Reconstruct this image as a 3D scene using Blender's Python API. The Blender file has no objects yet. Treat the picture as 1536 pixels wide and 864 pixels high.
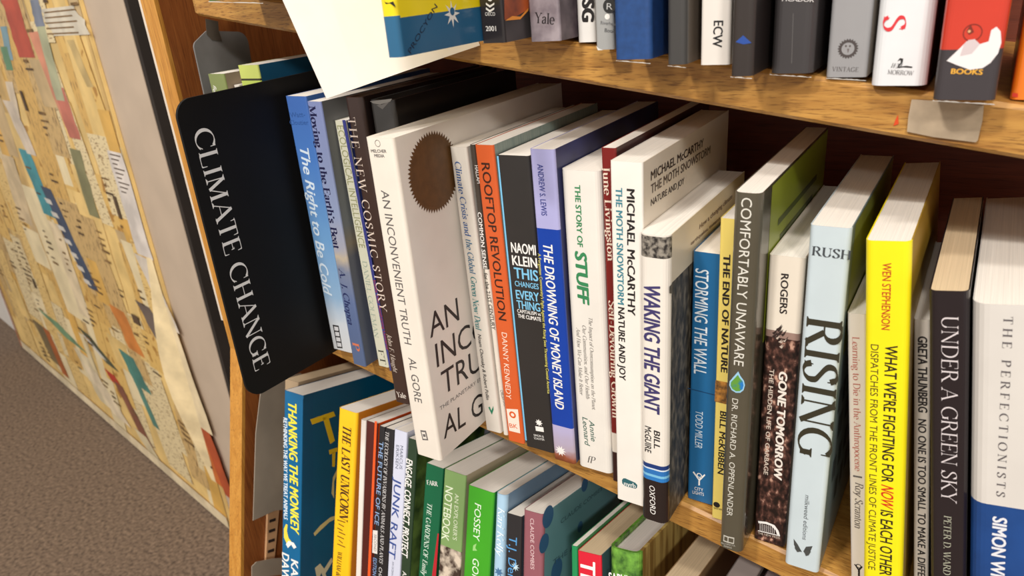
import bpy, math, random
from mathutils import Vector, Matrix
random.seed(7)
C = bpy.context.scene.collection
V = Vector
# ---------------------------------------------------------------- camera, world, lamps, exposure
FOC = 1110.0                                   # focal length in pixels of the 1536 px wide frame
YAW, PIT, ROLL = [math.radians(a) for a in (33.95, 22.75, -5.13)]
Z0 = 0.70                                      # height of the middle shelf above the carpet
CAM = V((0.1619, -0.3356, 0.3013 + Z0))
fw = V((-math.sin(YAW)*math.cos(PIT), math.cos(YAW)*math.cos(PIT), -math.sin(PIT)))
r0 = V((math.cos(YAW), math.sin(YAW), 0)); u0 = r0.cross(fw)
RT = r0*math.cos(ROLL) + u0*math.sin(ROLL); UP = u0*math.cos(ROLL) - r0*math.sin(ROLL)
cam_d = bpy.data.cameras.new('camera'); cam = bpy.data.objects.new('camera', cam_d); C.objects.link(cam)
cam.matrix_world = Matrix(((RT.x, UP.x, -fw.x, CAM.x), (RT.y, UP.y, -fw.y, CAM.y), (RT.z, UP.z, -fw.z, CAM.z), (0, 0, 0, 1)))
cam_d.sensor_width = 36; cam_d.lens = FOC/1536*36; cam_d.clip_start = 0.01
cam_d.dof.use_dof = True; cam_d.dof.focus_distance = 0.46; cam_d.dof.aperture_fstop = 16
sc = bpy.context.scene; sc.camera = cam
vs = sc.view_settings; vs.view_transform = 'Standard'; vs.look = 'None'; vs.exposure = -0.10; vs.gamma = 1; vs.use_curve_mapping = False
w = bpy.data.worlds.new('world'); sc.world = w; w.use_nodes = True
w.node_tree.nodes['Background'].inputs[0].default_value = (1.0, 0.945, 0.89, 1); w.node_tree.nodes['Background'].inputs[1].default_value = 0.60
def lamp(name, loc, target, sx, sy, power, col):
    d = bpy.data.lights.new(name, 'AREA'); d.shape = 'RECTANGLE'; d.size = sx; d.size_y = sy; d.energy = power; d.color = col
    o = bpy.data.objects.new(name, d); C.objects.link(o); o.location = loc
    o.rotation_euler = (V(target) - V(loc)).to_track_quat('-Z', 'Y').to_euler(); return o
lamp('ceiling_lamp', (-0.55, -2.0, 2.95), (0, 0.05, 0.8), 0.3, 0.12, 54, (1.0, 0.965, 0.92))
lamp('ceiling_lamp', (0.2, -4.4, 2.95), (0, 0.05, 0.8), 0.5, 0.2, 26, (1.0, 0.965, 0.92))
lamp('ceiling_lamp', (1.9, -2.8, 2.95), (0, 0.05, 0.8), 0.4, 0.3, 62, (1.0, 0.965, 0.92))
lamp('ceiling_lamp', (0.5, -1.0, 2.95), (0, 0.05, 0.8), 0.4, 0.15, 24, (1.0, 0.965, 0.92))  # extra overhead fill, added to brighten the lower book tops
# ---------------------------------------------------------------- measuring: from a sight line to a point on a real plane
SD = V((0.9878, -0.0786, -0.1342)).normalized()          # run of the shelves (they sag to the right)
SN = V((0.1347, 0, 0.9909)).normalized()                 # normal of the shelf boards
M0 = V((0, 0, Z0)); XA = V((1, 0, 0)); YA = V((0, 1, 0)); ZA = V((0, 0, 1))
def ray(p): return RT*((p[0]-768)/FOC) - UP*((p[1]-432)/FOC) + fw
def hit(p, o, n):
    d = ray(p); return CAM + d*((o - CAM).dot(n)/d.dot(n))
def proj(q):
    d = q - CAM; z = d.dot(fw); return V((768 + FOC*d.dot(RT)/z, 432 - FOC*d.dot(UP)/z))
FRONT_O = V((-0.0122, 0.0225, -0.0185 + Z0)); FRONT_N = V((0.0793, 0.9968, 0))     # plane of the shelf fronts
TILT = math.radians(16)
YL = V((0, math.cos(TILT), -math.sin(TILT))); ZL = V((0, math.sin(TILT), math.cos(TILT)))   # the lower shelves lean back
HINGE = V((-0.4382, 0.0564, -0.0114 + Z0))
LOW_N = ZL.cross(SD).normalized()
TOPS = M0 + SN*0.2610                                     # top face of the upper shelf
# ---------------------------------------------------------------- materials
def lin(c):
    return tuple((x/255/12.92 if x/255 <= 0.04045 else ((x/255+0.055)/1.055)**2.4) for x in c[:3]) + (1,)
MATS = {}
def mat(name, col, rough=0.5, var=0.05, scale=60, col2=None, bump=0, stretch=None, spec=0.5, metal=0, detail=4, lo=0.35, hi=0.65, mids=None, coat=0):
    if name in MATS: return MATS[name]
    m = bpy.data.materials.new(name); m.use_nodes = True; nt = m.node_tree; N = nt.nodes; L = nt.links
    b = N['Principled BSDF']; b.inputs['Roughness'].default_value = rough; b.inputs['Specular IOR Level'].default_value = spec; b.inputs['Metallic'].default_value = metal
    if coat: b.inputs['Coat Weight'].default_value = coat; b.inputs['Coat Roughness'].default_value = 0.12
    tc = N.new('ShaderNodeTexCoord'); mp = N.new('ShaderNodeMapping'); L.new(tc.outputs['Object'], mp.inputs[0])
    if stretch: mp.inputs['Scale'].default_value = stretch
    nz = N.new('ShaderNodeTexNoise'); nz.inputs['Scale'].default_value = scale; nz.inputs['Detail'].default_value = detail; L.new(mp.outputs[0], nz.inputs['Vector'])
    rp = N.new('ShaderNodeValToRGB'); L.new(nz.outputs['Fac'], rp.inputs[0]); e = rp.color_ramp.elements
    c = lin(col); c2 = lin(col2) if col2 else tuple(x*(1-var) for x in c[:3]) + (1,)
    if not col2: c = tuple(min(1, x*(1+var)) for x in c[:3]) + (1,)
    e[0].position = lo; e[0].color = c2; e[1].position = hi; e[1].color = c
    for ps, cc in (mids or []):
        k = e.new(ps); k.color = lin(cc)
    L.new(rp.outputs[0], b.inputs['Base Color'])
    if bump:
        bp = N.new('ShaderNodeBump'); bp.inputs['Strength'].default_value = bump; bp.inputs['Distance'].default_value = 0.001
        L.new(nz.outputs['Fac'], bp.inputs['Height']); L.new(bp.outputs[0], b.inputs['Normal'])
    MATS[name] = m; return m
def grad(name, stops, rough=0.4, noise=0.0, axis='Z'):
    """printed cover artwork that runs through several inks along the spine (positions in metres from its foot)"""
    if name in MATS: return MATS[name]
    m = bpy.data.materials.new(name); m.use_nodes = True; nt = m.node_tree; N = nt.nodes; L = nt.links
    b = N['Principled BSDF']; b.inputs['Roughness'].default_value = rough
    tc = N.new('ShaderNodeTexCoord'); sp = N.new('ShaderNodeSeparateXYZ'); L.new(tc.outputs['Object'], sp.inputs[0])
    src = sp.outputs[axis]
    if noise:
        nz = N.new('ShaderNodeTexNoise'); nz.inputs['Scale'].default_value = 90; L.new(tc.outputs['Object'], nz.inputs['Vector'])
        ma = N.new('ShaderNodeMath'); ma.operation = 'MULTIPLY_ADD'; L.new(nz.outputs['Fac'], ma.inputs[0]); ma.inputs[1].default_value = noise; L.new(src, ma.inputs[2]); src = ma.outputs[0]
    mr = N.new('ShaderNodeMapRange'); L.new(src, mr.inputs[0]); mr.inputs[1].default_value = stops[0][0]; mr.inputs[2].default_value = stops[-1][0]
    rp = N.new('ShaderNodeValToRGB'); L.new(mr.outputs[0], rp.inputs[0]); e = rp.color_ramp.elements
    z0, z1 = stops[0][0], stops[-1][0]
    e[0].color = lin(stops[0][1]); e[1].color = lin(stops[-1][1])
    for z, c in stops[1:-1]:
        k = e.new((z-z0)/(z1-z0)); k.color = lin(c)
    L.new(rp.outputs[0], b.inputs['Base Color']); MATS[name] = m; return m
def ink(*c):
    return mat('ink_%d_%d_%d' % c, c, 0.45, 0.02)
def paint(*c):
    return mat('cover_stock_%d_%d_%d' % c, c, 0.38, 0.03, 40)
def gloss(*c):
    return mat('laminated_stock_%d_%d_%d' % c, c, 0.28, 0.04, 40, coat=0.3)
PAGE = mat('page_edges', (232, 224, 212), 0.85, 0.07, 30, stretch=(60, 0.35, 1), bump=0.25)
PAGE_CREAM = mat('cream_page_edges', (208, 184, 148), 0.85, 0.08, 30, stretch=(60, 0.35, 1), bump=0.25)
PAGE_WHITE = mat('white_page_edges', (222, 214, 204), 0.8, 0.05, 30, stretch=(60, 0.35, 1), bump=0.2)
def wood(name, a, b, c, ax='X', rough=0.42):
    m = bpy.data.materials.new(name); m.use_nodes = True; nt = m.node_tree; N = nt.nodes; L = nt.links
    bs = N['Principled BSDF']; bs.inputs['Roughness'].default_value = rough
    tc = N.new('ShaderNodeTexCoord'); mp = N.new('ShaderNodeMapping'); L.new(tc.outputs['Object'], mp.inputs[0])
    mp.inputs['Scale'].default_value = {'X': (5, 60, 60), 'Z': (60, 60, 5)}[ax]
    n1 = N.new('ShaderNodeTexNoise'); n1.inputs['Scale'].default_value = 3.2; n1.inputs['Detail'].default_value = 8; n1.inputs['Distortion'].default_value = 0.9; L.new(mp.outputs[0], n1.inputs['Vector'])
    mp2 = N.new('ShaderNodeMapping'); L.new(tc.outputs['Object'], mp2.inputs[0]); mp2.inputs['Scale'].default_value = {'X': (22, 640, 640), 'Z': (640, 640, 22)}[ax]
    n2 = N.new('ShaderNodeTexNoise'); n2.inputs['Scale'].default_value = 2.2; n2.inputs['Detail'].default_value = 3; L.new(mp2.outputs[0], n2.inputs['Vector'])
    r1 = N.new('ShaderNodeValToRGB'); L.new(n1.outputs['Fac'], r1.inputs[0]); e = r1.color_ramp.elements
    e[0].position = 0.3; e[0].color = lin(b); e[1].position = 0.68; e[1].color = lin(a)
    r2 = N.new('ShaderNodeValToRGB'); L.new(n2.outputs['Fac'], r2.inputs[0]); e = r2.color_ramp.elements
    e[0].position = 0.30; e[0].color = (.85, .85, .85, 1); e[1].position = 0.47; e[1].color = (0, 0, 0, 1)
    mx = N.new('ShaderNodeMix'); mx.data_type = 'RGBA'; L.new(r2.outputs[0], mx.inputs[0]); L.new(r1.outputs[0], mx.inputs[6]); mx.inputs[7].default_value = lin(c)
    L.new(mx.outputs[2], bs.inputs['Base Color'])
    bp = N.new('ShaderNodeBump'); bp.inputs['Strength'].default_value = 0.15; bp.inputs['Distance'].default_value = 0.0006; L.new(n2.outputs['Fac'], bp.inputs['Height']); L.new(bp.outputs[0], bs.inputs['Normal'])
    return m
OAK = wood('honey_oak', (196, 146, 72), (160, 110, 48), (112, 72, 30))
OAK_UP = wood('honey_oak_upright', (204, 146, 66), (184, 124, 48), (148, 96, 38), 'Z')
STAIN = wood('brown_stained_oak', (150, 88, 40), (124, 66, 26), (92, 46, 18), 'Z', 0.5)
STAIN_BACK = wood('red_brown_back_board', (124, 60, 38), (104, 46, 28), (80, 34, 20), 'X', 0.55)
# ---------------------------------------------------------------- mesh builder
class MB:
    def __init__(s): s.v = []; s.f = []; s.m = []; s.mats = []
    def mi(s, m):
        if m not in s.mats: s.mats.append(m)
        return s.mats.index(m)
    def poly(s, pts, m):
        b = len(s.v); s.v += [tuple(p) for p in pts]; s.f.append(tuple(range(b, b+len(pts)))); s.m.append(s.mi(m))
    def mesh(s, vs, fs, m):
        b = len(s.v); s.v += [tuple(p) for p in vs]; k = s.mi(m)
        for f in fs: s.f.append(tuple(b+i for i in f)); s.m.append(k)
    def loft(s, a, b, m, caps=True):
        """closed ring a to closed ring b"""
        n = len(a); fs = [(i, (i+1) % n, n+(i+1) % n, n+i) for i in range(n)]
        if caps: fs += [tuple(range(n))[::-1], tuple(range(n, 2*n))]
        s.mesh(list(a)+list(b), fs, m)
    def box(s, lo, hi, m):
        x0, y0, z0 = lo; x1, y1, z1 = hi
        s.loft([(x0,y0,z0),(x1,y0,z0),(x1,y1,z0),(x0,y1,z0)], [(x0,y0,z1),(x1,y0,z1),(x1,y1,z1),(x0,y1,z1)], m)
    def build(s, name, parent=None, smooth=False):
        me = bpy.data.meshes.new(name); me.from_pydata(s.v, [], s.f)
        for m in s.mats: me.materials.append(m)
        me.polygons.foreach_set('material_index', s.m); me.update()
        if smooth:
            for p in me.polygons: p.use_smooth = True
        o = bpy.data.objects.new(name, me); C.objects.link(o)
        if parent: o.parent = parent
        return o
def tag(o, label, cat, group=None):
    o['label'] = label; o['category'] = cat
    if group: o['group'] = group
    return o
def empty(name, loc, mtx=None):
    o = bpy.data.objects.new(name, None); C.objects.link(o); o.empty_display_size = 0.02
    o.matrix_world = mtx if mtx else Matrix.Translation(loc); return o
def struct(o): o['kind'] = 'structure'; return o
# ---------------------------------------------------------------- lettering
_txt = {}
def sans(s, bold=0.0):
    k = (s, bold)
    if k not in _txt:
        cu = bpy.data.curves.new('t', 'FONT'); cu.body = s; cu.size = 1; cu.resolution_u = 3; cu.fill_mode = 'BOTH'
        o = bpy.data.objects.new('t', cu); C.objects.link(o); bpy.context.view_layer.update()
        me = bpy.data.meshes.new_from_object(o.evaluated_get(bpy.context.evaluated_depsgraph_get()))
        vs = [(v.co.x, v.co.y) for v in me.vertices]; fs = [tuple(p.vertices) for p in me.polygons]
        bpy.data.objects.remove(o); bpy.data.curves.remove(cu); bpy.data.meshes.remove(me)
        if vs:
            x0 = min(v[0] for v in vs); vs = [((x-x0)/0.729, y/0.729) for x, y in vs]
        if bold:                                     # heavier face: the strokes swell outwards
            n = len(vs); V0, F0 = vs, fs; vs, fs = [], []
            for i, (dx, dy) in enumerate(((0, 0), (-bold, 0), (bold, 0), (0, bold*.55), (0, -bold*.55), (bold*.7, bold*.4), (-bold*.7, -bold*.4), (bold*.7, -bold*.4), (-bold*.7, bold*.4))):
                vs += [(x+dx*1.25+bold, y*(1-bold*.6)+dy) for x, y in V0]; fs += [tuple(j+i*n for j in f) for f in F0]
        _txt[k] = (vs, fs, max([v[0] for v in vs] or [1]), len(vs)//(9 if bold else 1) or 1)
    return _txt[k]
# a book face cut from strokes: V/H/L straight, A arc, P flowing line, s foot or head serif; unit = capital height
def _arc(cx, cy, rx, ry, a, b, n=18):
    return [(cx+rx*math.cos(math.radians(a+(b-a)*i/n)), cy+ry*math.sin(math.radians(a+(b-a)*i/n))) for i in range(n+1)]
def _flow(p, n=5):
    out = []; q = [p[0]] + p + [p[-1]]
    for i in range(1, len(q)-2):
        a, b, c, d = q[i-1], q[i], q[i+1], q[i+2]
        for j in range(n):
            t = j/n; out.append(tuple(0.5*((2*b[k]) + (-a[k]+c[k])*t + (2*a[k]-5*b[k]+4*c[k]-d[k])*t*t + (-a[k]+3*b[k]-3*c[k]+d[k])*t**3) for k in (0, 1)))
    return out + [p[-1]]
def S_(*xs): return [('s', x, y) for x, y in xs]
def V_(x, y0=0, y1=1): return [('k', [(x, y0), (x, y1)])] + S_((x, y0), (x, y1))
def K(*p): return [('k', list(p))]
def N_(*p): return [('n', list(p))]
def A(*a): return [('a', _arc(*a))]
def P_(*p): return [('a', _flow(list(p)))]
def B_(x, y, d): return [('b', x, y, d)]                   # beak at the end of an arm, d = which way it points
SER = {
 'A': (.80, N_((.08,0),(.40,1)) + K((.40,1),(.72,0)) + N_((.20,.36),(.60,.36)) + S_((.08,0),(.72,0))),
 'B': (.68, V_(.16) + N_((.16,1),(.36,1)) + A(.36,.77,.21,.23,90,-90) + N_((.36,.54),(.16,.54)) + A(.38,.27,.24,.27,90,-90) + N_((.38,0),(.16,0)) + N_((.36,.54),(.38,.54))),
 'C': (.80, A(.46,.5,.38,.5,48,318) + B_(.72,.98,-.28) + N_((.71,.17),(.76,.26))),
 'D': (.82, V_(.16) + N_((.16,1),(.36,1)) + A(.34,.5,.40,.5,90,-90) + N_((.36,0),(.16,0))),
 'E': (.66, V_(.16) + N_((.16,1),(.58,1)) + N_((.16,.52),(.46,.52)) + N_((.16,0),(.60,0)) + B_(.575,1,-.22) + B_(.46,.60,-.17) + B_(.60,0,.24)),
 'F': (.62, V_(.16) + N_((.16,1),(.58,1)) + N_((.16,.50),(.46,.50)) + B_(.575,1,-.24) + B_(.46,.58,-.17)),
 'G': (.84, A(.46,.5,.38,.5,48,330) + B_(.72,.98,-.28) + [('k', [(.74,.06),(.74,.42)])] + S_((.74,.42))),
 'H': (.84, V_(.16) + V_(.68) + N_((.16,.52),(.68,.52))),
 'I': (.34, V_(.17)),
 'J': (.46, [('k', [(.30,.12),(.30,1)])] + S_((.30,1)) + A(.16,.08,.14,.2,0,-100)),
 'K': (.78, V_(.16) + N_((.16,.40),(.62,1)) + K((.30,.56),(.68,0)) + S_((.62,1),(.68,0))),
 'L': (.64, V_(.16) + N_((.16,0),(.60,0)) + B_(.60,0,.28)),
 'M': (.98, N_((.14,0),(.16,1)) + K((.16,1),(.48,.06)) + N_((.48,.06),(.80,1)) + K((.80,1),(.82,0)) + S_((.14,0),(.82,0),(.15,1),(.81,1))),
 'N': (.84, N_((.14,0),(.14,1)) + K((.14,1),(.70,0)) + N_((.70,0),(.70,1)) + S_((.14,0),(.13,1),(.70,1))),
 'O': (.86, A(.43,.5,.37,.5,0,360,28)),
 'P': (.64, V_(.16) + N_((.16,1),(.34,1)) + A(.34,.745,.24,.255,90,-90) + N_((.34,.49),(.16,.49))),
 'Q': (.86, A(.43,.5,.37,.5,0,360,28) + K((.45,.05),(.72,-.22))),
 'R': (.78, V_(.16) + N_((.16,1),(.34,1)) + A(.34,.76,.24,.24,90,-90) + N_((.36,.52),(.16,.52)) + K((.38,.52),(.68,.02)) + S_((.70,0))),
 'S': (.60, P_((.50,.80),(.42,.95),(.28,.98),(.14,.90),(.11,.74),(.20,.61),(.36,.48),(.48,.36),(.49,.18),(.38,.04),(.24,.01),(.12,.08),(.07,.22)) + B_(.50,.98,-.26) + B_(.075,.02,.26)),
 'T': (.70, [('k', [(.35,0),(.35,1)])] + S_((.35,0)) + N_((.05,1),(.65,1)) + B_(.055,1,-.24) + B_(.645,1,-.24)),
 'U': (.82, [('k', [(.16,.30),(.16,1)])] + S_((.16,1),(.66,1)) + A(.41,.30,.25,.30,180,360) + N_((.66,.30),(.66,1))),
 'V': (.80, K((.10,1),(.41,0)) + N_((.41,0),(.72,1)) + S_((.10,1),(.72,1))),
 'W': (1.12, K((.10,1),(.36,0)) + N_((.36,0),(.58,1)) + K((.54,1),(.78,0)) + N_((.78,0),(1.04,1)) + S_((.10,1),(.56,1),(1.04,1))),
 'X': (.80, K((.12,1),(.68,0)) + N_((.12,0),(.68,1)) + S_((.12,1),(.68,0),(.12,0),(.68,1))),
 'Y': (.76, K((.10,1),(.38,.46)) + N_((.38,.46),(.68,1)) + [('k', [(.38,0),(.38,.46)])] + S_((.10,1),(.68,1),(.38,0))),
 'Z': (.70, N_((.10,1),(.62,1)) + K((.60,1),(.10,0)) + N_((.10,0),(.62,0)) + B_(.10,1,-.2) + B_(.62,0,.2)),
 'a': (.52, P_((.10,.50),(.16,.62),(.28,.65),(.37,.58),(.38,.46)) + [('k', [(.38,.06),(.38,.48)])] + P_((.38,.40),(.20,.34),(.09,.24),(.10,.07),(.20,0),(.32,.06),(.38,.16)) + N_((.38,.04),(.48,.02))),
 'b': (.58, [('k', [(.14,0),(.14,1.02)])] + N_((.04,1.0),(.14,1.02)) + A(.30,.32,.22,.33,130,-140)),
 'c': (.50, A(.30,.32,.22,.33,50,310) + B_(.43,.60,-.13)),
 'd': (.60, [('k', [(.44,0),(.44,1.02)])] + N_((.34,1.0),(.44,1.02)) + A(.28,.32,.21,.33,40,320) + N_((.44,0),(.54,.02))),
 'e': (.52, A(.28,.32,.21,.33,0,318) + N_((.08,.34),(.49,.34))),
 'f': (.36, [('k', [(.16,0),(.16,.84)])] + S_((.16,0)) + A(.28,.84,.12,.18,180,50) + N_((.04,.62),(.32,.62))),
 'g': (.54, A(.25,.44,.17,.21,0,360,20) + P_((.14,.26),(.08,.16),(.14,.08),(.36,.05),(.47,-.04),(.44,-.20),(.26,-.28),(.09,-.22),(.07,-.10),(.16,0)) + N_((.36,.56),(.50,.63))),
 'h': (.62, V_(.15,0,1.02) + A(.32,.42,.17,.23,150,0) + [('k', [(.49,0),(.49,.44)])] + S_((.49,0))),
 'i': (.30, [('k', [(.15,0),(.15,.64)])] + S_((.15,0)) + N_((.04,.62),(.15,.64)) + [('d', .15, .90)]),
 'j': (.30, [('k', [(.15,-.12),(.15,.64)])] + A(.05,-.12,.10,.16,0,-110) + [('d', .15, .90)]),
 'k': (.60, V_(.15,0,1.02) + N_((.15,.26),(.46,.64)) + K((.24,.36),(.50,0)) + S_((.46,.64),(.50,0))),
 'l': (.30, V_(.15,0,1.02)),
 'm': (.94, V_(.15,0,.64) + A(.31,.42,.16,.23,150,0) + [('k', [(.47,0),(.47,.44)])] + A(.63,.42,.16,.23,150,0) + [('k', [(.79,0),(.79,.44)])] + S_((.47,0),(.79,0))),
 'n': (.62, V_(.15,0,.64) + A(.32,.42,.17,.23,150,0) + [('k', [(.49,0),(.49,.44)])] + S_((.49,0))),
 'o': (.56, A(.28,.32,.22,.33,0,360,22)),
 'p': (.60, V_(.15,-.30,.64) + A(.31,.32,.22,.33,130,-130)),
 'q': (.60, V_(.44,-.30,.64) + A(.28,.32,.21,.33,50,310)),
 'r': (.42, V_(.15,0,.64) + A(.30,.44,.15,.21,170,60) + [('d', .36, .56)]),
 's': (.44, P_((.36,.50),(.30,.63),(.20,.65),(.10,.56),(.12,.44),(.24,.33),(.35,.22),(.35,.08),(.22,0),(.11,.03),(.07,.16))),
 't': (.36, [('k', [(.15,.12),(.15,.82)])] + A(.25,.12,.10,.13,180,300) + N_((.03,.62),(.32,.62))),
 'u': (.62, [('k', [(.15,.20),(.15,.64)])] + A(.30,.20,.15,.20,180,330) + [('k', [(.47,0),(.47,.64)])] + N_((.05,.64),(.15,.64)) + N_((.47,0),(.57,.02))),
 'v': (.56, K((.08,.64),(.28,0)) + N_((.28,0),(.48,.64)) + S_((.08,.64),(.48,.64))),
 'w': (.82, K((.08,.64),(.25,0)) + N_((.25,0),(.41,.64)) + K((.41,.64),(.57,0)) + N_((.57,0),(.74,.64)) + S_((.08,.64),(.74,.64))),
 'x': (.56, K((.08,.64),(.46,0)) + N_((.08,0),(.46,.64)) + S_((.08,.64),(.46,0))),
 'y': (.56, K((.08,.64),(.28,0)) + P_((.48,.64),(.28,0),(.18,-.24),(.06,-.26)) + S_((.08,.64),(.48,.64))),
 'z': (.48, N_((.08,.64),(.40,.64)) + K((.39,.64),(.08,0)) + N_((.08,0),(.42,0))),
 '.': (.26, [('d', .12, .06)]), ',': (.26, [('d', .12, .06)] + N_((.14,.04),(.08,-.14))),
 "'": (.22, K((.12,.98),(.11,.74))), '-': (.36, [('n', [(.05,.30),(.30,.30)])]), '|': (.3, N_((.15,-.2),(.15,1.1))), ' ': (.34, []),
 '&': (.82, A(.32,.76,.17,.23,-30,230) + P_((.20,.60),(.44,.26),(.74,0)) + A(.30,.26,.24,.27,120,330)),
 '2': (.55, P_((.10,.78),(.18,.95),(.36,.96),(.44,.76),(.34,.48),(.08,.02)) + K((.08,.03),(.48,.03))), '0': (.58, A(.29,.5,.22,.5,0,360,22)), '1': (.4, V_(.2)),
}
def serif(s, bold=0.0, track=0.0):
    a, b = 0.058 + bold, 0.017 + bold*0.3; sw = 0.115 + bold*0.8; vs = []; fs = []; pen = 0.0
    def quad(p): fs.append(tuple(range(len(vs), len(vs)+len(p)))); vs.extend((pen+x, y) for x, y in p)
    def stroke(pts, th):
        n = len(pts); closed = math.dist(pts[0], pts[-1]) < 1e-6; L = []; R = []
        for i in range(n):
            p, q = (pts[i-1], pts[i+1]) if 0 < i < n-1 else ((pts[-2], pts[1]) if closed else (pts[max(0, i-1)], pts[min(n-1, i+1)]))
            dx, dy = q[0]-p[0], q[1]-p[1]; l = math.hypot(dx, dy) or 1; nx, ny = -dy/l, dx/l; t = th(nx, ny)
            L.append((pts[i][0]+nx*t, pts[i][1]+ny*t)); R.append((pts[i][0]-nx*t, pts[i][1]-ny*t))
        for i in range(n-1): quad([L[i], R[i], R[i+1], L[i+1]])
    ph = math.radians(12); cp, sp = math.cos(ph), math.sin(ph)
    for ch in s:
        wd, st = SER.get(ch, SER.get(ch.upper(), SER[' ']))
        for c in st:
            if c[0] == 'k': stroke(c[1], lambda nx, ny: a)
            elif c[0] == 'n': stroke(c[1], lambda nx, ny: b)
            elif c[0] == 'a': stroke(c[1], lambda nx, ny: math.hypot(a*1.05*(nx*cp+ny*sp), b*(-nx*sp+ny*cp)))
            elif c[0] == 's':
                x, y = c[1:]; d = -1 if y > .4 else 1
                quad([(x-sw, y), (x+sw, y), (x+sw, y+d*b*1.6), (x-sw, y+d*b*1.6)])
                quad([(x-a-.035, y+d*b*1.6), (x+a+.035, y+d*b*1.6), (x+a*.8, y+d*(b*1.6+.05)), (x-a*.8, y+d*(b*1.6+.05))])
            elif c[0] == 'b':
                x, y, d = c[1:]; quad([(x-b, y), (x+b*1.2, y), (x+b*1.2, y+d), (x, y+d)]); quad([(x-.07, y), (x, y), (x, y+d*.55), (x-.02, y+d*.2)])
            elif c[0] == 'd':
                x, y = c[1:]; r = a*1.25; quad([(x+r*math.cos(k*math.pi/5), y+r*math.sin(k*math.pi/5)) for k in range(10)])
        pen += wd + track + bold*0.6
    x0 = min([v[0] for v in vs] or [0]); vs = [(x-x0, y) for x, y in vs]
    return vs, fs, max([v[0] for v in vs] or [1])
_lift = [0]
def lettering(mb, inv, o, n, s, p0, p1, h, m, font='sans', bold=0.0, shear=0.0, track=0.0, lift=0.00012, L=None, wid=None):
    """print s on the plane (o, n): baseline from p0 to p1, capitals h pixels tall at p0; inv takes world points into the mesh's space"""
    a = hit(p0, o, n); b = hit(p1, o, n); d = (b-a).normalized(); up = n.cross(d).normalized()
    hm = h/((proj(a+up*0.001)-proj(a)).length)*0.001
    vs, fs, wd, *cnt = sans(s, bold) if font == 'sans' else serif(s, bold, track)
    sx = (b-a).length/(wd + abs(shear)*0.6)
    if font == 'sans':
        mb.mesh([inv @ (a + d*((x)*sx + y*shear*hm) + up*(y*hm) + n*(lift + 0.000004*(i//cnt[0]))) for i, (x, y) in enumerate(vs)], fs, m)
    else:                                            # strokes cross: a hair of height keeps every stroke on a level of its own
        for i, f in enumerate(fs):
            mb.mesh([inv @ (a + d*(vs[k][0]*sx + vs[k][1]*shear*hm) + up*(vs[k][1]*hm) + n*(lift + 0.0000035*(i % 23))) for k in f], [tuple(range(len(f)))], m)
def figure(mb, inv, o, n, pts, m, lift=0.00010):
    mb.poly([inv @ (hit(p, o, n) + n*lift) for p in pts], m)
def disc(mb, inv, o, n, c, r, m, lift=0.00010, k=24, hole=0, star=0, a0=0):
    """r, hole in pixels measured up the page at c"""
    q = hit(c, o, n); up = (ZA - n*ZA.dot(n)).normalized(); rt = up.cross(n)
    s = 0.001/((proj(q+up*0.001)-proj(q)).length)
    P = lambda rr, t: inv @ (q + rt*(rr*s*math.cos(t)) + up*(rr*s*math.sin(t)) + n*lift)
    R = lambda i: r*(1-star*(i % 2))
    if hole:
        for i in range(k): t, u = a0+2*math.pi*i/k, a0+2*math.pi*(i+1)/k; mb.poly([P(hole, t), P(R(i), t), P(R(i+1), u), P(hole, u)], m)
    elif star:
        for i in range(k): t, u = a0+2*math.pi*i/k, a0+2*math.pi*(i+1)/k; mb.poly([P(0, t), P(R(i), t), P(R(i+1), u)], m)
    else: mb.poly([P(r, a0+2*math.pi*i/k) for i in range(k)], m)
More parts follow.
